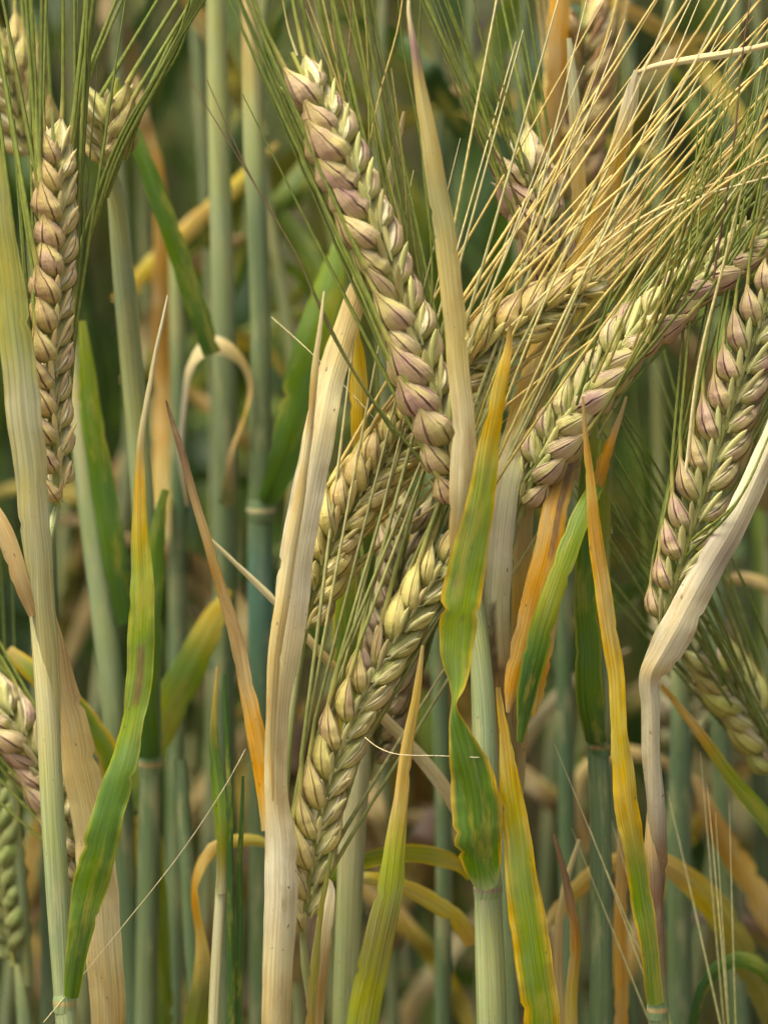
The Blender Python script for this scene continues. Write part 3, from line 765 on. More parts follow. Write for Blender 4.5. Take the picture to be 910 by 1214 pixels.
# 10. left edge stalk
t = thing('barley stalk at left edge with wide pale green flag leaf and a red-veined upright ear', 80, -4)
stem(t, [(82, 1260, 27, -4, 'glauc'), (77, 1185, 26, -4, 'glauc'), (70, 1080, 28, -4, 'glauc'), (62, 950, 28, -4, 'stemg'), (57, 850, 27, -4, 'stemy'), (50, 760, 25, -3, 'stemy'), (46, 690, 24, 0, 'stemy'), (56, 640, 14, 4, 'stemg'), (68, 602, 9, 8, 'stemg')])
node_ring(t, 77, 1188, 27, -4, 'glauc', 'tan')
blade(t, [(60, 900, 16, -4, 'stemy', 40, 160), (55, 830, 24, -5, 'stemy', 40, 190), (51, 770, 27, -5.9, 'stemy', 30, 190), (46, 700, 31, -7, 'stemy', 8, 170), (40, 620, 36, -8, 'sheath', 0, 120), (36, 550, 40, -8, 'stemy', 0, 90), (28, 480, 42, -8, 'sheath', 0, 70), (18, 400, 40, -7, 'flag', 0, 50), (7, 300, 30, -6, 'flag', 0, 50), (-3, 200, 16, -5, 'flag', 0, 50), (-12, 120, 8, -4, 'ygreen')],
      name='flag_leaf', wave=.02, fold=.05, label='wide pale yellowish flag leaf')
blade(t, [(40, 730, 12, -6, 'tan', 0, 80), (26, 690, 20, -7, 'tan', 0, 80), (8, 640, 22, -6, 'tan', 0, 80), (-14, 600, 20, -4, 'tan', 0, 80), (-40, 560, 8, 0, 'tan')], mat=M_DRY, name='dry_leaf', label='short tan withered leaf stub')
blade(t, [(84, 1184, 18, -8, 'green', 0, 140), (93, 1120, 28, -11, 'green', 0, 60), (111, 1030, 42, -13, 'green', 0, 40), (138, 930, 36, -13, 'green', 10, 40), (155, 870, 30, -12, 'lgreen', 30, 50), (164, 810, 31, -12, 'lgreen', 0, 50), (167, 740, 31, -11, 'lgreen', 0, 45), (168, 680, 27, -10, 'ygreen', 0, 50), (167, 610, 17, -9, 'ylw', 0, 60),
          (166, 550, 12, -8, 'gold', 0, 80), (169, 505, 8, -8, 'straw', 0, 120), (180, 440, 6, -7, 'straw', 0, 140), (192, 385, 4, -7, 'pale', 0, 140), (199, 350, 2, -6, 'pale')], edge=('ygreen', .15), wave=.09, label='wavy green leaf turning yellow towards a dry tip', scars=((.43, .52, -.2, .2, 'brown'),))
ear(t, [(69, 604, 8), (64, 540, 8), (58, 450, 8), (62, 350, 8), (66, 240, 8), (62, 132, 8)], roll=54, col='d0b46a', purple=0.75, ster='dcc986', aL=94, aR=85, spread=4, alen=520, arad=1.25, acol=('awng', 'awngd'), seed=21, gs=0.88, label='slim golden ear with dark red veins', sp=20)

# 11. dry leaf behind, with an ear that leans off the left edge
t = thing('barley stalk with broad tan dry leaf and mauve ear leaning off the left edge', 120, 22)
stem(t, [(128, 1270, 20, 24, 'stemy'), (120, 1160, 16, 26, 'stemg'), (108, 1090, 11, 28, 'stemg'), (97, 1050, 9, 30, 'stemg')])
blade(t, [(128, 1260, 42, 10, 'tan', 0, 100), (127, 1180, 42, 9, 'straw2', 0, 70), (120, 1080, 44, 8, 'straw', 0, 50), (108, 980, 46, 8, 'straw2', 0, 45), (92, 890, 42, 8, 'straw2', 0, 45), (76, 810, 30, 8, 'tan', 0, 50), (64, 750, 16, 8, 'tan', 0, 60), (54, 700, 6, 8, 'tan')], mat=M_DRY, name='dry_leaf', fold=.08)
ear(t, [(98, 1052, 30), (86, 1005, 30), (62, 940, 29), (24, 875, 28), (-28, 800, 28)], roll=34, col='bfae6a', purple=1.0, ster='cdc386', aL=128, aR=126, spread=5, alen=380, acol=('awng', 'awng'), seed=22, gs=0.92)

# 12. green ear low at the left edge
t = thing('green unripe barley ear low at the left edge beside the pale stem', 24, 58)
stem(t, [(34, 1300, 20, 58, 'glauc'), (28, 1190, 18, 58, 'glauc2'), (22, 1142, 10, 58, 'stemg')])
ear(t, [(16, 1145, 58), (10, 1090, 58), (3, 1010, 58), (-4, 910, 58)], roll=-35, col='7f8a40', purple=0.1, ster='9aa060', aL=100, aR=96, spread=3, alen=300, acol=('awngd', 'awngd'), seed=23, gs=.78)
blade(t, [(34, 1170, 12, 56, 'glauc', 0, 120), (28, 1080, 14, 54, 'glauc', 0, 100), (20, 990, 12, 54, 'glauc', 0, 90), (12, 920, 6, 54, 'stemg')], name='sheath')

# 13. green blurred ear at the right edge
t = thing('greenish barley ear leaning in from the right edge below the purple ear', 935, 44)
stem(t, [(948, 1260, 22, 46, 'glauc3'), (944, 1080, 18, 46, 'glauc3'), (934, 960, 12, 46, 'stemg'), (922, 920, 10, 45, 'stemg')])
ear(t, [(922, 920, 45), (905, 880, 44), (870, 820, 43), (828, 758, 42)], roll=8, col='bcb458', purple=0.25, ster='c2b88a', aL=124, aR=114, spread=5, alen=420, acol=('awngd', 'awng'), seed=24, gs=0.97, label='green ear with frayed tip')
blade(t, [(950, 1030, 22, 40, 'green', 0, 60), (910, 975, 22, 34, 'lgreen', 0, 60), (862, 915, 17, 28, 'ygreen', 0, 60), (825, 865, 12, 24, 'gold', 0, 70), (800, 832, 8, 22, 'gold', 0, 80), (783, 812, 3, 20, 'orange')], label='thin leaf, yellow tip and green base')

# 14. top left ear with awns sweeping right
t = thing('barley stalk top left, golden-green ear with awns sweeping up to the right', 160, 42)
stem(t, [(172, 1260, 26, 62, 'glauc2'), (178, 900, 27, 62, 'glauc3'), (170, 600, 27, 60, 'glauc'), (158, 450, 27, 56, 'stemg'), (147, 330, 26, 50, 'glauc'), (139, 240, 22, 46, 'stemg'), (132, 200, 12, 42, 'stemg')])
node_ring(t, 178, 905, 28, 62, 'glauc2', 'tan')
blade(t, [(176, 900, 26, 58, 'dgreen', 0, 120), (172, 820, 30, 55, 'green', 0, 80), (178, 720, 28, 54, 'green', 0, 60), (186, 640, 20, 54, 'green', 0, 60), (196, 580, 8, 54, 'green')])
ear(t, [(132, 203, 40), (130, 170, 38), (131, 130, 36), (140, 92, 35)], roll=-28, col='bda658', purple=0.3, ster='c4b878', aL=66, aR=60, spread=3.5, alen=330, acol=('awng', 'awngd'), seed=25, gs=1.01, arad=1.3)
t = thing('blurred barley ear at the top left corner', 40, 62)
stem(t, [(60, 1260, 22, 66, 'glauc3'), (58, 700, 22, 66, 'glauc3'), (52, 300, 16, 64, 'stemg'), (42, 190, 10, 62, 'stemg')])
ear(t, [(42, 190, 62), (30, 140, 61), (14, 80, 60), (-6, 20, 60)], roll=-20, col='c2aa5c', purple=0.4, ster='c4b878', aL=104, aR=92, spread=6, alen=330, acol=('awng', 'awng'), seed=26, gs=1.01)
# more awns come from a stalk whose ear stands right of the frame top: brown ear behind
t = thing('brown barley ear with orange leaf, blurred, upper right behind the golden awns', 690, 84)
stem(t, [(676, 1260, 20, 100, 'glauc3'), (668, 700, 20, 98, 'glauc3'), (672, 400, 14, 92, 'stemg'), (676, 240, 10, 88, 'stemg')])
ear(t, [(676, 245, 86), (680, 180, 86), (686, 90, 85), (694, -20, 84)], roll=10, col='b18a4e', purple=0.4, ster='b89a60', aL=97, aR=82, spread=5, alen=300, acol=('awngold', 'awnbr'), seed=27, gs=1.06)
blade(t, [(652, 300, 16, 76, 'rust', 0, 80), (652, 200, 22, 74, 'rust', 0, 60), (658, 100, 24, 72, 'rust', 0, 60), (664, 0, 24, 72, 'orange', 0, 60), (668, -80, 14, 72, 'orange')], mat=M_DRY, name='dry_leaf')
blade(t, [(690, 360, 18, 40, 'gold', 0, 80), (690, 280, 20, 38, 'gold', 0, 60), (684, 180, 17, 37, 'straw2', 0, 60), (678, 100, 12, 36, 'sheath', 0, 70), (674, 45, 6, 36, 'sheath')], mat=M_DRY, name='dry_leaf')

# 15. narrow green shoot bottom left
t = thing('slender green shoot with withered tip, bottom left of the broad pale dry leaf', 256, 2)
stem(t, [(252, 1260, 13, 2, 'stemy'), (256, 1150, 13, 2, 'sheath'), (262, 1050, 12, 2, 'sheath')])
blade(t, [(261, 1060, 13, 0, 'sheath', 0, 140), (263, 1020, 13, 0, 'olive', 0, 120), (260, 960, 16, 0, 'lgreen', 0, 100), (256, 900, 14, 0, 'green', 0, 100), (254, 855, 8, 0, 'olive', 0, 100), (258, 790, 4, 1, 'tan')])
for (pp) in ([(272, 1260, 10, 0), (274, 1120, 9, 0), (272, 960, 7, 0), (266, 800, 4, 2)], [(284, 1260, 8, 2), (282, 1150, 8, 2), (286, 1000, 6, 2), (288, 920, 3, 2)]):
    blade(t, [(*q, 'dgreen', 0, 100) for q in pp], name='leaf')

# ------------------------------------------------------------------ stalks a hand's breadth behind, blurred
G2 = 'blurred barley stalks behind the sharp ones'
t = thing('blurred grey-green stem rising left of the main ear, from the picture top', 268, 95, group=G2)
stem(t, [(268, 1260, 26, 100, 'glauc2'), (266, 800, 27, 98, 'glauc3'), (268, 500, 27, 96, 'glauc2'), (263, 300, 27, 94, 'glauc'), (258, 100, 25, 92, 'stemg'), (254, -120, 20, 90, 'stemg')])
blade(t, [(268, 600, 20, 92, 'dgreen', 0, 90), (274, 540, 12, 86, 'tan', 50, 20), (291, 490, 8, 84, 'gold', 60, 20), (297, 455, 9, 84, 'tan', 40, 15), (284, 426, 12, 84, 'straw2', 20, 15), (248, 408, 24, 84, 'straw', -30, 20), (226, 432, 15, 84, 'straw', -50, 30), (218, 475, 8, 85, 'grey', -40, 40), (215, 540, 6, 86, 'grey', 0, 60), (222, 600, 3, 86, 'tan')], mat=M_DRY, name='dry_leaf', label='curled over dry leaf')
t = thing('blurred teal-green stem with a joint, left of the broad pale dry leaf', 312, 88, group=G2)
stem(t, [(312, 1260, 32, 92, 'glauc3'), (311, 900, 32, 90, 'glauc3'), (309, 700, 31, 88, 'teal'), (308, 605, 28, 88, 'glauc3'), (309, 400, 24, 87, 'glauc2'), (304, 250, 25, 86, 'glauc2'), (300, 160, 24, 86, 'stemg'), (296, 0, 20, 86, 'tan'), (294, -90, 18, 86, 'tan')])
node_ring(t, 309, 604, 32, 88, 'glauc2', 'straw')
blade(t, [(316, 598, 24, 84, 'dgreen', 0, 120), (338, 540, 40, 78, 'green', 0, 60), (360, 450, 46, 76, 'green', 0, 50), (385, 360, 40, 76, 'lgreen', 0, 50), (402, 300, 26, 78, 'lgreen', 0, 60), (412, 260, 10, 80, 'lgreen')], label='broad green blade leaning right')
t = thing('blurred bluish stem leaning left to right behind the left edge stalk', 152, 66, group=G2)
stem(t, [(160, 1260, 28, 70, 'glauc3'), (150, 1050, 28, 68, 'glauc3'), (138, 880, 29, 66, 'glauc2'), (122, 720, 30, 66, 'glauc'), (104, 580, 28, 66, 'glauc'), (92, 480, 22, 66, 'stemy'), (84, 400, 14, 66, 'stemy')])
blade(t, [(150, 740, 26, 62, 'dgreen', 0, 60), (132, 640, 30, 60, 'green', 0, 50), (116, 540, 28, 60, 'green', 0, 50), (104, 450, 22, 60, 'lgreen', 0, 50), (98, 380, 8, 60, 'ygreen')])
blade(t, [(140, 930, 26, 58, 'green', 0, 60), (120, 880, 28, 56, 'lgreen', 0, 50), (85, 835, 28, 54, 'green', 0, 50), (45, 800, 26, 54, 'lgreen', 0, 50), (10, 770, 12, 56, 'gold')], edge=('ylw', .35))
blade(t, [(160, 960, 24, 80, 'green', 0, 60), (195, 850, 42, 80, 'ygreen', 0, 50), (225, 790, 40, 80, 'lgreen', 0, 50), (252, 735, 30, 82, 'yellow', 0, 50), (272, 700, 8, 84, 'yellow')])
t = thing('blurred stalk with green diagonal blade and orange leaf, upper left', 206, 120, group=G2)
stem(t, [(206, 1260, 22, 130, 'glauc3'), (210, 800, 22, 128, 'glauc3'), (212, 500, 20, 126, 'glauc3'), (208, 300, 16, 124, 'stemg')])
blade(t, [(252, 420, 22, 70, 'dgreen', 0, 60), (232, 360, 25, 68, 'green', 0, 50), (204, 280, 24, 66, 'green', 0, 50), (178, 210, 22, 65, 'green', 0, 50), (160, 160, 18, 65, 'green', 0, 50), (140, 100, 8, 65, 'green')])
blade(t, [(190, 640, 24, 118, 'olive', 0, 60), (194, 480, 26, 136, 'rust', 0, 60), (192, 320, 23, 135, 'rust', 0, 60), (188, 220, 19, 134, 'rust', 0, 60), (172, 150, 18, 114, 'tan', 0, 60), (160, 90, 6, 114, 'tan')], mat=M_DRY)
blade(t, [(140, 360, 20, 150, 'gold', 0, 60), (190, 305, 24, 148, 'yellow', 0, 60), (240, 255, 22, 146, 'gold', 0, 60), (285, 215, 18, 145, 'yellow', 0, 60), (330, 170, 6, 145, 'gold')], mat=M_DRY)
t = thing('stalk with yellowing curved leaf low behind the slender green shoot', 232, 46, group=G2)
stem(t, [(236, 1280, 18, 60, 'glauc3'), (226, 1100, 18, 60, 'glauc3'), (214, 900, 16, 62, 'glauc3')])
blade(t, [(228, 1240, 30, 40, 'lgreen', 0, 60), (240, 1170, 27, 38, 'olive', 0, 50), (236, 1110, 16, 38, 'gold', 40, 50), (229, 1060, 14, 38, 'orange', 50, 60), (236, 1030, 14, 38, 'gold', 30, 60), (256, 1005, 16, 39, 'gold', 0, 60), (300, 996, 14, 40, 'yellow', 0, 60), (340, 1010, 6, 42, 'yellow')], name='leaf')
blade(t, [(192, 1260, 30, 70, 'green', 0, 80), (184, 1140, 36, 68, 'lgreen', 0, 60), (178, 1040, 38, 66, 'ygreen', 0, 60), (170, 985, 34, 66, 'yellow', 0, 60), (158, 970, 14, 68, 'yellow')], name='leaf')
t = thing('blurred stalk with straw leaf running diagonally down to the main stem', 520, 70, group=G2)
stem(t, [(524, 1260, 20, 76, 'glauc3'), (526, 1000, 20, 74, 'glauc3'), (518, 700, 20, 72, 'glauc3'), (510, 400, 16, 70, 'glauc2')])
blade(t, [(548, 970, 16, 24, 'tan', 0, 80), (520, 925, 17, 24, 'straw', 0, 90), (470, 868, 14, 24, 'straw', 0, 90), (400, 795, 11, 23, 'straw2', 0, 90), (330, 718, 9, 23, 'straw', 0, 90), (250, 640, 4, 22, 'straw')], mat=M_DRY, name='dry_leaf')
blade(t, [(560, 1040, 14, 34, 'ygreen', 0, 60), (545, 1026, 17, 32, 'yellow', 0, 60), (500, 1014, 26, 30, 'ygreen', -30, 50), (455, 1016, 26, 30, 'ygreen', -30, 50), (400, 1034, 16, 32, 'lgreen', 0, 50), (370, 1060, 6, 34, 'green')], name='leaf', edge=('yellow', .3))
blade(t, [(560, 1120, 18, 38, 'gold', 0, 60), (540, 1090, 22, 36, 'yellow', 0, 60), (490, 1056, 20, 34, 'yellow', 0, 60), (440, 1042, 16, 34, 'yellow', 0, 60), (400, 1042, 8, 36, 'straw')], mat=M_DRY, name='leaf')
t = thing('blurred grey-blue stems at right behind the bleached sheath', 810, 80, group=G2)
stem(t, [(806, 1260, 30, 84, 'glauc3'), (804, 1000, 30, 84, 'glauc3'), (806, 860, 24, 84, 'glauc3'), (800, 760, 12, 84, 'stemg')])
ear(t, [(806, 900, 110), (808, 840, 110), (806, 760, 110), (800, 690, 110)], roll=20, col='8f9060', purple=.3, ster='a0a070', aL=95, aR=85, spread=5, alen=300, acol=('awngd', 'awngd'), seed=31, gs=1.01)
t = thing('blurred stalk with arching yellow-green leaves, lower right corner', 880, 90, group=G2)
stem(t, [(880, 1280, 24, 110, 'glauc3'), (858, 1000, 24, 108, 'glauc3'), (850, 800, 22, 106, 'glauc3'), (846, 500, 18, 104, 'glauc2')])
blade(t, [(930, 1230, 34, 70, 'olive', 0, 60), (880, 1130, 36, 66, 'olive', 0, 50), (835, 1060, 32, 62, 'yellow', 0, 50), (800, 1032, 26, 60, 'gold', 0, 50), (760, 1015, 22, 60, 'gold', 0, 50), (715, 1028, 22, 60, 'gold', 0, 50), (670, 1070, 20, 62, 'gold', 0, 60), (640, 1110, 8, 64, 'straw')], name='leaf')
blade(t, [(940, 1130, 30, 100, 'tan', 0, 60), (890, 1050, 32, 98, 'gold', 0, 60), (850, 980, 24, 96, 'rust', 0, 60), (820, 920, 8, 96, 'tan')], mat=M_DRY)
blade(t, [(930, 1180, 20, 40, 'dgreen', 0, 60), (905, 1150, 22, 38, 'green', 0, 60), (870, 1138, 20, 38, 'green', 0, 60), (840, 1160, 16, 38, 'dgreen', 0, 60), (815, 1230, 8, 40, 'dgreen')])
blade(t, [(700, 1010, 12, 120, 'tan', 0, 60), (682, 960, 16, 118, 'tan', 0, 60), (690, 920, 18, 118, 'straw2', 0, 60), (725, 893, 18, 118, 'straw2', 0, 60), (775, 900, 16, 118, 'tan', 0, 60), (830, 930, 10, 120, 'tan')], mat=M_DRY, name='dry_leaf')
blade(t, [(930, 720, 14, 110, 'tan', 0, 60), (905, 694, 16, 108, 'straw2', 0, 60), (870, 686, 14, 108, 'tan', 0, 60), (840, 710, 8, 110, 'tan')], mat=M_DRY, name='dry_leaf')
t = thing('thin brown withered leaves beside the green joint stem, bottom right of the main stem', 680, 8, group=G2)
stem(t, [(686, 1420, 14, 14, 'glauc3'), (682, 1290, 14, 12, 'glauc3')])
blade(t, [(680, 1300, 18, 10, 'gold', 0, 80), (677, 1200, 15, 8, 'yellow', 0, 80), (680, 1120, 13, 6, 'rust', 0, 100), (672, 1050, 10, 5, 'brown', 0, 100), (656, 988, 4, 4, 'brown', 0, 60)], mat=M_DRY, name='dry_leaf')
blade(t, [(668, 1260, 14, 24, 'straw2', 0, 80), (660, 1130, 12, 24, 'tan', 0, 80), (668, 1060, 9, 24, 'straw2', 0, 90), (686, 995, 4, 24, 'straw')], mat=M_DRY, name='dry_leaf')
blade(t, [(735, 1260, 16, 40, 'orange', 0, 80), (736, 1120, 17, 40, 'orange', 0, 80), (738, 980, 12, 42, 'tan', 0, 90), (742, 900, 6, 44, 'tan')], mat=M_DRY, name='dry_leaf')
t = thing('low barley ear below the picture whose pale awns fan up in the lower right corner', 845, 18, group=G2)
stem(t, [(856, 1440, 12, 18, 'stemg'), (852, 1400, 10, 18, 'stemg')])
ear(t, [(852, 1402, 18), (848, 1350, 17), (842, 1260, 16)], roll=20, col='b3a060', purple=.4, aL=112, aR=100, spread=8, alen=400, acol=('awng', 'awnpale'), seed=33, gs=0.83, arad=.6)

# single bristles that cross the picture, each on its own stalk
def find(lbl):
    return [o for o in COL.objects if o.get('label', '').startswith(lbl)][0]
t = find('main barley stalk')
for pts in ([(510, 560, -2), (425, 450, -4), (345, 292, -4), (275, 175, -4), (225, 95, -3)], [(470, 520, -1), (395, 400, -5), (350, 300, -6), (300, 215, -6), (245, 95, -5)]):
    bristle(t, pts, 'awngd', 'awnbr', r0=2.0)
for pts, a, b in (([(440, 330, 6), (430, 235, 6), (448, 120, 6), (472, 30, 6), (480, -30, 6)], 'awny', 'awngold'), ([(420, 190, 8), (408, 120, 8), (414, 50, 9), (416, -20, 9)], 'awngold', 'awnbr'),
                  ([(352, 66, 2), (342, 35, 2), (335, 0, 2)], 'awnpale', 'awny'), ([(505, 420, 5), (512, 330, 5), (500, 180, 5), (478, 60, 6), (470, -20, 6)], 'awng', 'awngd'), ([(530, 460, 5), (522, 330, 5), (505, 240, 5), (496, 60, 5), (500, -20, 5)], 'awng', 'awngd'),
                  ([(540, 500, 5), (505, 380, 4), (470, 250, 4), (440, 120, 4), (400, -20, 4)], 'awny', 'awng'), ([(500, 400, 6), (470, 290, 6), (425, 170, 6), (375, 60, 6), (345, -20, 6)], 'awng', 'awngd')):
    bristle(t, pts, a, b, r0=1.7, r1=.9)
t = find('barley stalk with broad pale dry leaf')
for pts, a, b in (([(553, 630, 6), (608, 540, 0), (690, 420, -4), (790, 285, -6), (925, 130, -6)], 'awny', 'awngold'), ([(553, 625, 6), (596, 530, 0), (650, 410, -4), (720, 270, -4), (830, 60, -6), (870, -20, -6)], 'awny', 'awnpale'),
                  ([(548, 620, 6), (590, 500, 0), (640, 370, -3), (700, 230, -4), (790, 20, -6), (805, -20, -6)], 'awny', 'awnpale'), ([(556, 610, 6), (610, 500, 0), (700, 370, -4), (800, 260, -6), (930, 170, -6)], 'awny', 'awngold'),
                  ([(548, 560, 6), (580, 460, 0), (640, 330, -3), (720, 190, -5), (830, 30, -6), (860, -20, -6)], 'awny', 'awngold'), ([(600, 392, 10), (660, 335, 2), (760, 258, -2), (925, 185, -4)], 'awnpale', 'awngold'),
                  ([(650, 360, 10), (720, 300, 2), (800, 245, 0), (925, 205, -2)], 'awny', 'awnpale'), ([(555, 425, 10), (605, 330, 0), (660, 200, -3), (720, 40, -4), (735, -20, -4)], 'awny', 'awngold'), ([(530, 310, 2), (560, 150, 4), (590, -10, 6)], 'awny', 'awnpale')):
    bristle(t, pts, a, b, r0=2.0, r1=1.2)
t = find('barley stalk at right with bent')
for pts, a, b, r in (([(812, 560, -2), (828, 430, -3), (855, 320, -4), (885, 200, -4), (915, 100, -4)], 'awnpale', 'awny', 2.2), ([(845, 330, -2), (868, 180, -2), (880, 60, -2), (890, -10, -2)], 'awnbr', 'awnbr', 1.6),
                  ([(812, 660, 4), (870, 600, -6), (905, 530, -6), (940, 440, -6)], 'awngd', 'awng', 2.0), ([(820, 640, 4), (876, 590, -6), (918, 500, -6)], 'awng', 'awng', 2.0)):
    bristle(t, pts, a, b, r0=r, r1=r * .6)
t = find('greenish barley ear leaning in')
for pts in ([(860, 780, 30), (800, 640, 24), (720, 470, 20)], [(880, 800, 32), (830, 680, 28), (740, 500, 24), (700, 430, 22)], [(900, 830, 34), (850, 700, 30), (770, 540, 26), (715, 455, 24)], [(915, 780, 34), (880, 690, 30), (800, 540, 28)], [(840, 740, 30), (770, 660, 26), (725, 590, 24)]):
    bristle(t, pts, 'awngd', 'awng', r0=2.2, r1=1.2)
t = find('barley stalk top left')
q = np.random.default_rng(5)
for k in range(11):
    f = k / 10
    bristle(t, [(95 + 50 * f + q.normal(0, 4), 300 - 110 * f, 24), (140 + 26 * f, 175 - 40 * f + q.normal(0, 6), 22), (196 + 14 * f + q.normal(0, 5), 75 - 10 * f, 20), (246 + q.normal(0, 10), -12, 18)], 'awng', 'awngd', r0=2.6, r1=1.6)
# fine awns crossing the gaps
q = np.random.default_rng(15)
t = find('greenish barley ear leaning in')
for k in range(12):
    f = q.uniform(0, 1); x = 838 + 95 * f + q.normal(0, 8); y = 775 + 150 * f; a = math.radians(q.uniform(110, 126)); L = q.uniform(260, 420); Y = q.uniform(24, 40)
    bristle(t, [(x, y, Y), (x + L * .5 * math.cos(a), y - L * .5 * math.sin(a), Y - 6), (x + L * math.cos(a) - 6, y - L * math.sin(a), Y - 12)], 'awngd', 'awng', r0=1.9, r1=.8)
t = find('green barley stalk with yellow and orange leaves')
for k in range(12):
    y = q.uniform(175, 345); x = float(np.interp(y, [158, 240, 350], [604, 628, 660])) + q.uniform(-24, 14); a = math.radians(q.uniform(98, 122)); L = q.uniform(230, 380); Y = q.uniform(18, 34)
    bristle(t, [(x, y, Y), (x + L * .5 * math.cos(a), y - L * .5 * math.sin(a), Y - 3), (x + L * math.cos(a) + 8, y - L * math.sin(a), Y - 6)], ['awng', 'awngd', 'awngd', 'awnbr', 'awny'][q.integers(5)], 'awng', r0=1.8, r1=.9)
t = find('barley stalk with long ear arching')
for k in range(16):
    x = q.uniform(660, 900); y = float(np.interp(x, [636, 686, 755, 830, 905], [560, 480, 398, 333, 280])) + q.uniform(-14, 22); a = math.radians(q.uniform(58, 76)); L = q.uniform(220, 420)
    bristle(t, [(x, y, 2), (x + L * .5 * math.cos(a), y - L * .5 * math.sin(a), -4), (x + L * math.cos(a) + 10, y - L * math.sin(a), -6)], ['awng', 'awngd', 'awny'][q.integers(3)], 'awng', r0=2.0, r1=.9)
t = find('main barley stalk')
for k in range(12):
    f = q.uniform(0, 1); x = 400 + 125 * f; y = 130 + 330 * f; a = math.radians(q.uniform(90, 112)); L = q.uniform(200, 420)
    bristle(t, [(x, y, 5), (x + L * .5 * math.cos(a) + 6, y - L * .5 * math.sin(a), 4), (x + L * math.cos(a), y - L * math.sin(a), 2)], ['awng', 'awngold', 'awngd'][q.integers(3)], ['awng', 'awny', 'awnbr'][q.integers(3)], r0=1.6, r1=.7)
# loose white bristles caught between the stalks
for lb, pts in (('white dry bristle slanting between stems at lower left', [(52, 1212, -6), (140, 1105, -8), (215, 1010, -8), (268, 930, -8), (291, 888, -6)]),
                ('pale curled thread crossing the leaf margin beside the main stem', [(432, 874, 0), (448, 886, -4), (470, 894, -8), (520, 896, -10), (568, 898, -14)]),
                ('short pale bristle pair left of the broad pale dry leaf', [(322, 376, 30), (360, 410, 26), (420, 470, 20), (480, 540, 14)])):
    p, _ = P(*pts[0])
    o = bpy.data.objects.new('dry_bristle', None); COL.objects.link(o); o.location = p
    o['label'] = lb; o['category'] = 'plant fibre'; o['group'] = 'loose dry bristles'
    bristle(o, pts, 'awnpale', 'pale', name='fibre', r0=.55, r1=.45)

# ------------------------------------------------------------------ leafy stalks further back, too blurred to tell apart
def back_stalk(px, Y, seed, place):
    q = np.random.default_rng(seed)
    t = thing('blurred leafy stalk deep in the crop behind the ' + place, px, Y, group='leafy stalks deep in the crop')
    sc_ = ['glauc3', 'glauc2', 'glauc', 'stemg'][q.integers(4)]
    dx = q.normal(0, 25, 5)
    sc_ = colr(sc_) * .62  # stem colour dimmed: shade deep in the crop is painted in
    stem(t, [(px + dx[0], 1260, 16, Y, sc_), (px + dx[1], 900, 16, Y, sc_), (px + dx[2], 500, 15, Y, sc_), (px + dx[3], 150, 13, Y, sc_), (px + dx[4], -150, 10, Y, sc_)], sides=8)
    for k in range(int(q.integers(4, 7))):
        y0 = q.uniform(150, 1350); sg = q.choice([-1, 1]); L = q.uniform(180, 420); w = q.uniform(22, 40)
        ca, cb = [('green', 'lgreen'), ('lgreen', 'ygreen'), ('dgreen', 'green'), ('yellow', 'gold'), ('green', 'yellow'), ('olive', 'gold'), ('straw2', 'tan')][q.integers(7)]
        if y0 > 950: ca, cb = [('tan', 'brown'), ('gold', 'tan'), ('brown', 'tan'), ('yellow', 'gold'), ('straw2', 'straw')][q.integers(5)]
        x0 = px + float(np.interp(y0, [-150, 150, 500, 900, 1260], dx[::-1]))
        a0 = math.radians(q.uniform(55, 85)); dr = math.radians(q.uniform(0, 150)); pts = []; x, y = x0, y0
        for j in range(6):
            pts.append((x, y, w * [.6, .9, 1, .85, .55, .1][j], Y - 12 + q.normal(0, 4), colr(ca if j < 3 else cb) * .5, q.uniform(-35, 35), 45))  # leaf colours darkened the same way, standing in for canopy shade
            a = a0 - dr * (j / 5) ** 1.4
            x += sg * math.cos(a) * L / 5; y -= math.sin(a) * L / 5
        blade(t, pts, n=24, mat=M_DRY if ca in ('straw2',) else M_LEAF, seed=seed * 7 + k)
BACK = [(30, 150, 'wide flag leaf at left edge'), (120, 190, 'leaning bluish stem'), (235, 170, 'curled over dry leaf'), (345, 140, 'narrow folded dry strip'), (400, 190, 'top of the broad pale dry leaf'),
        (450, 150, 'middle of the main ear'), (560, 170, 'straw strip beside the main ear'), (600, 130, 'tip of the pinched green leaf'), (640, 190, 'orange withered leaf'), (740, 140, 'narrow wavy yellow leaf'),
        (790, 170, 'bleached bent sheath'), (850, 190, 'purple ear at right'), (905, 150, 'greenish ear at right edge'), (500, 210, 'base of the main ear'), (180, 210, 'wavy green leaf at left'),
        (690, 215, 'golden awn fan'), (290, 220, 'thin tan withered leaf'), (70, 225, 'red-veined ear at left')]
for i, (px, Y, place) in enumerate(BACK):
    back_stalk(px, Y, 900 + i, place)

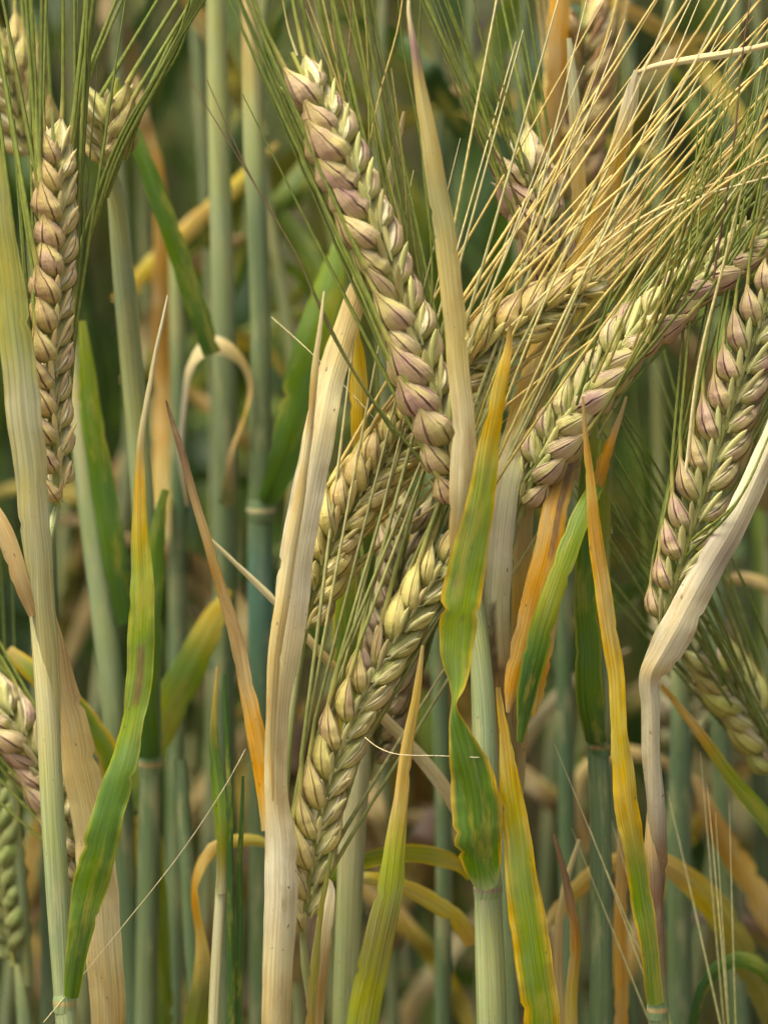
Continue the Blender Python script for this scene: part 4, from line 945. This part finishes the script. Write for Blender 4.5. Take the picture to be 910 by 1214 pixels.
# ------------------------------------------------------------------ the crop behind, one mass too deep to count
def build_crop():
    r = np.random.default_rng(77)
    VV, FF, CC = [], [], []
    base = [0]
    def add(V, C, F):
        VV.append(V.reshape(-1, 3)); CC.append(C.reshape(-1, 3)); FF.append(F + base[0]); base[0] += len(VV[-1])
    greens = ['glauc2', 'glauc3', 'dgreen', 'green', 'green']
    lgreens = ['green', 'dgreen', 'dgreen', 'green', 'dgreen', 'lgreen', 'green']
    deads = ['tan', 'gold', 'brown', 'rust', 'olive', 'yellow', 'straw2']
    F_st = grid_faces(9, 5, True); F_lf = grid_faces(9, 3, False); F_gr = grid_faces(4, 5, True); F_aw = grid_faces(4, 3, True)
    def one(seed, full=True):
        """parts of one stalk about the origin: list of (V, C, F)"""
        q = np.random.default_rng(seed); out = []
        H = q.uniform(.62, .80)
        lean = q.normal(0, .035, 2); bow = q.normal(0, .02, 2)
        ts = np.linspace(0, 1, 9)
        p = np.stack([lean[0] * ts + bow[0] * ts**3, lean[1] * ts + bow[1] * ts**3, H * ts - .01], 1)
        rad = np.interp(ts, [0, .75, 1], [.0022, .0018, .0008])
        c = np.repeat((C_[greens[q.integers(5)]] * q.uniform(.32, .6))[None], 9, 0)  # stem greens lowered, canopy shade put into the colour
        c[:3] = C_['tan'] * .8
        V, C = tube_arrays(p, rad, c, 5); out.append((V, C, F_st))
        # leaves: dead low ones, green above
        for k, hz in enumerate((.12, .22, .32, .42, .52, .62)):
            if q.random() < .12: continue
            hz = hz * H / .68 + q.normal(0, .02); az = q.uniform(0, 6.28); L = q.uniform(.14, .26); w = q.uniform(.006, .012)
            dead = q.random() < (.8, .4, .2, .15, .12, .1)[k]
            el0 = q.uniform(.9, 1.45); droop = q.uniform(.3, 2.6) if not dead else q.uniform(1.0, 3.2)
            b0 = np.array([np.interp(hz / H, ts, p[:, x]) for x in range(3)])
            d = np.array([math.cos(az), math.sin(az), 0]); pts = [b0]
            for j in range(1, 9):
                e = el0 - droop * (j / 8) ** 1.6
                pts.append(pts[-1] + (d * math.cos(e) + np.array([0, 0, math.sin(e)])) * L / 8)
            pts = np.array(pts); T = tangents(pts)
            W = np.cross(d, [0, 0, 1.0]); tw = q.uniform(-.9, .9) * np.linspace(0, 1, 9) * 2
            Nn = unit(np.cross(W, T))
            W2 = W[None] * np.cos(tw)[:, None] + Nn * np.sin(tw)[:, None]
            N2 = np.cross(T, W2)
            ww = w * np.interp(np.linspace(0, 1, 9), [0, .2, .6, 1], [.6, 1, .8, .06])
            V = np.stack([pts - W2 * ww[:, None] / 2, pts + N2 * ww[:, None] * .18, pts + W2 * ww[:, None] / 2], 1)
            ca = C_[deads[q.integers(7)]] * q.uniform(.3, .65) if dead else C_[lgreens[q.integers(7)]] * q.uniform(.5, .8)  # leaf pigment, darkened to stand in for shade between the stalks
            cb = C_[deads[q.integers(7)]] * .7 if q.random() < .3 else ca
            tt = np.linspace(0, 1, 9)[:, None] ** 2
            C = np.repeat((ca[None] * (1 - tt) + cb[None] * tt)[:, None], 3, 1)
            out.append((V, C, F_lf))
        # ear
        n = 24 if full else 0
        top = p[-1]; a = unit(p[-1] - p[-2] + np.array([*q.normal(0, .05, 2), 0]))
        bv = unit(np.cross(a, [math.cos(q.uniform(0, 6)), math.sin(q.uniform(0, 6)), .1])); cv = np.cross(a, bv)
        gcol = C_[['olive', 'wilt', 'stemg', 'olive', 'gold'][q.integers(5)]] * q.uniform(.3, .55)  # ear colour darkened too, as painted canopy shade
        for i in range(n):
            s = 1 if i % 2 else -1
            gd = unit(a + s * bv * .5); pos = top + a * i * .0034 + s * bv * .001
            ang = np.linspace(0, 6.283, 5, endpoint=False); x = unit(np.cross(gd, cv))
            V = np.stack([pos + gd * t_ * .0105 + rr * (np.cos(ang)[:, None] * x + np.sin(ang)[:, None] * cv) for t_, rr in ((0, .0008), (.3, .0027), (.65, .0025), (1, .0004))])
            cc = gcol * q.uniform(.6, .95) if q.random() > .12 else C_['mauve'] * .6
            out.append((V, np.tile(cc, (4, 5, 1)), F_gr))
            if i % 2 == 0 or i % 3 == 0:
                aw = unit(a + s * bv * q.uniform(.05, .25) + cv * q.normal(0, .08)); ap = pos + gd * .01
                pa = np.array([ap, ap + aw * .03, ap + aw * .07, ap + aw * .12])
                V, C = tube_arrays(pa, np.array([.0004, .0003, .00025, .0001]), np.tile(C_[['awng', 'awngd', 'awny'][q.integers(3)]], (4, 1)), 3)
                out.append((V, C, F_aw))
        Vs = np.concatenate([o[0].reshape(-1, 3) for o in out]); Cs = np.concatenate([o[1].reshape(-1, 3) for o in out])
        fs = []; k = 0
        for o in out:
            fs.append(o[2] + k); k += o[0].reshape(-1, 3).shape[0]
        return Vs, Cs, np.concatenate(fs)
    tmpl = [one(500 + k) for k in range(26)]
    tmpl_far = [one(700 + k, False) for k in range(26)]
    def scatter(x0, x1, y0, y1, dens, tmpl=tmpl):
        n = int((x1 - x0) * (y1 - y0) * dens)
        for _ in range(n):
            x = r.uniform(x0, x1); y = r.uniform(y0, y1)
            Vs, Cs, Fs = tmpl[r.integers(26)]
            a = r.uniform(0, 6.283); s = r.uniform(.92, 1.1); ca, sa = math.cos(a), math.sin(a)
            R = np.array([[ca, -sa, 0], [sa, ca, 0], [0, 0, 1]])
            V = (Vs @ R.T) * [s, s, s]; V[:, 0] += x; V[:, 1] += y
            add(V, Cs * r.uniform(.68, .95), Fs)  # random tone per stalk, lowered overall to paint in the dark gaps' shade
    scatter(-.50, .50, .24, .60, 330)
    scatter(-.65, .65, .60, 1.30, 250)
    scatter(-.90, .90, 1.30, 2.60, 150)
    scatter(-.62, -.20, .03, .24, 260)
    scatter(.20, .62, .03, .24, 260)
    scatter(-1.7, 1.7, 2.60, 7.5, 120, tmpl_far)
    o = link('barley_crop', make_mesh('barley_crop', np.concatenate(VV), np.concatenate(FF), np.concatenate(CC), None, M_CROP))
    o['kind'] = 'stuff'
    o['label'] = 'dense blurred barley crop filling the background'
    o['category'] = 'barley crop'
build_crop()
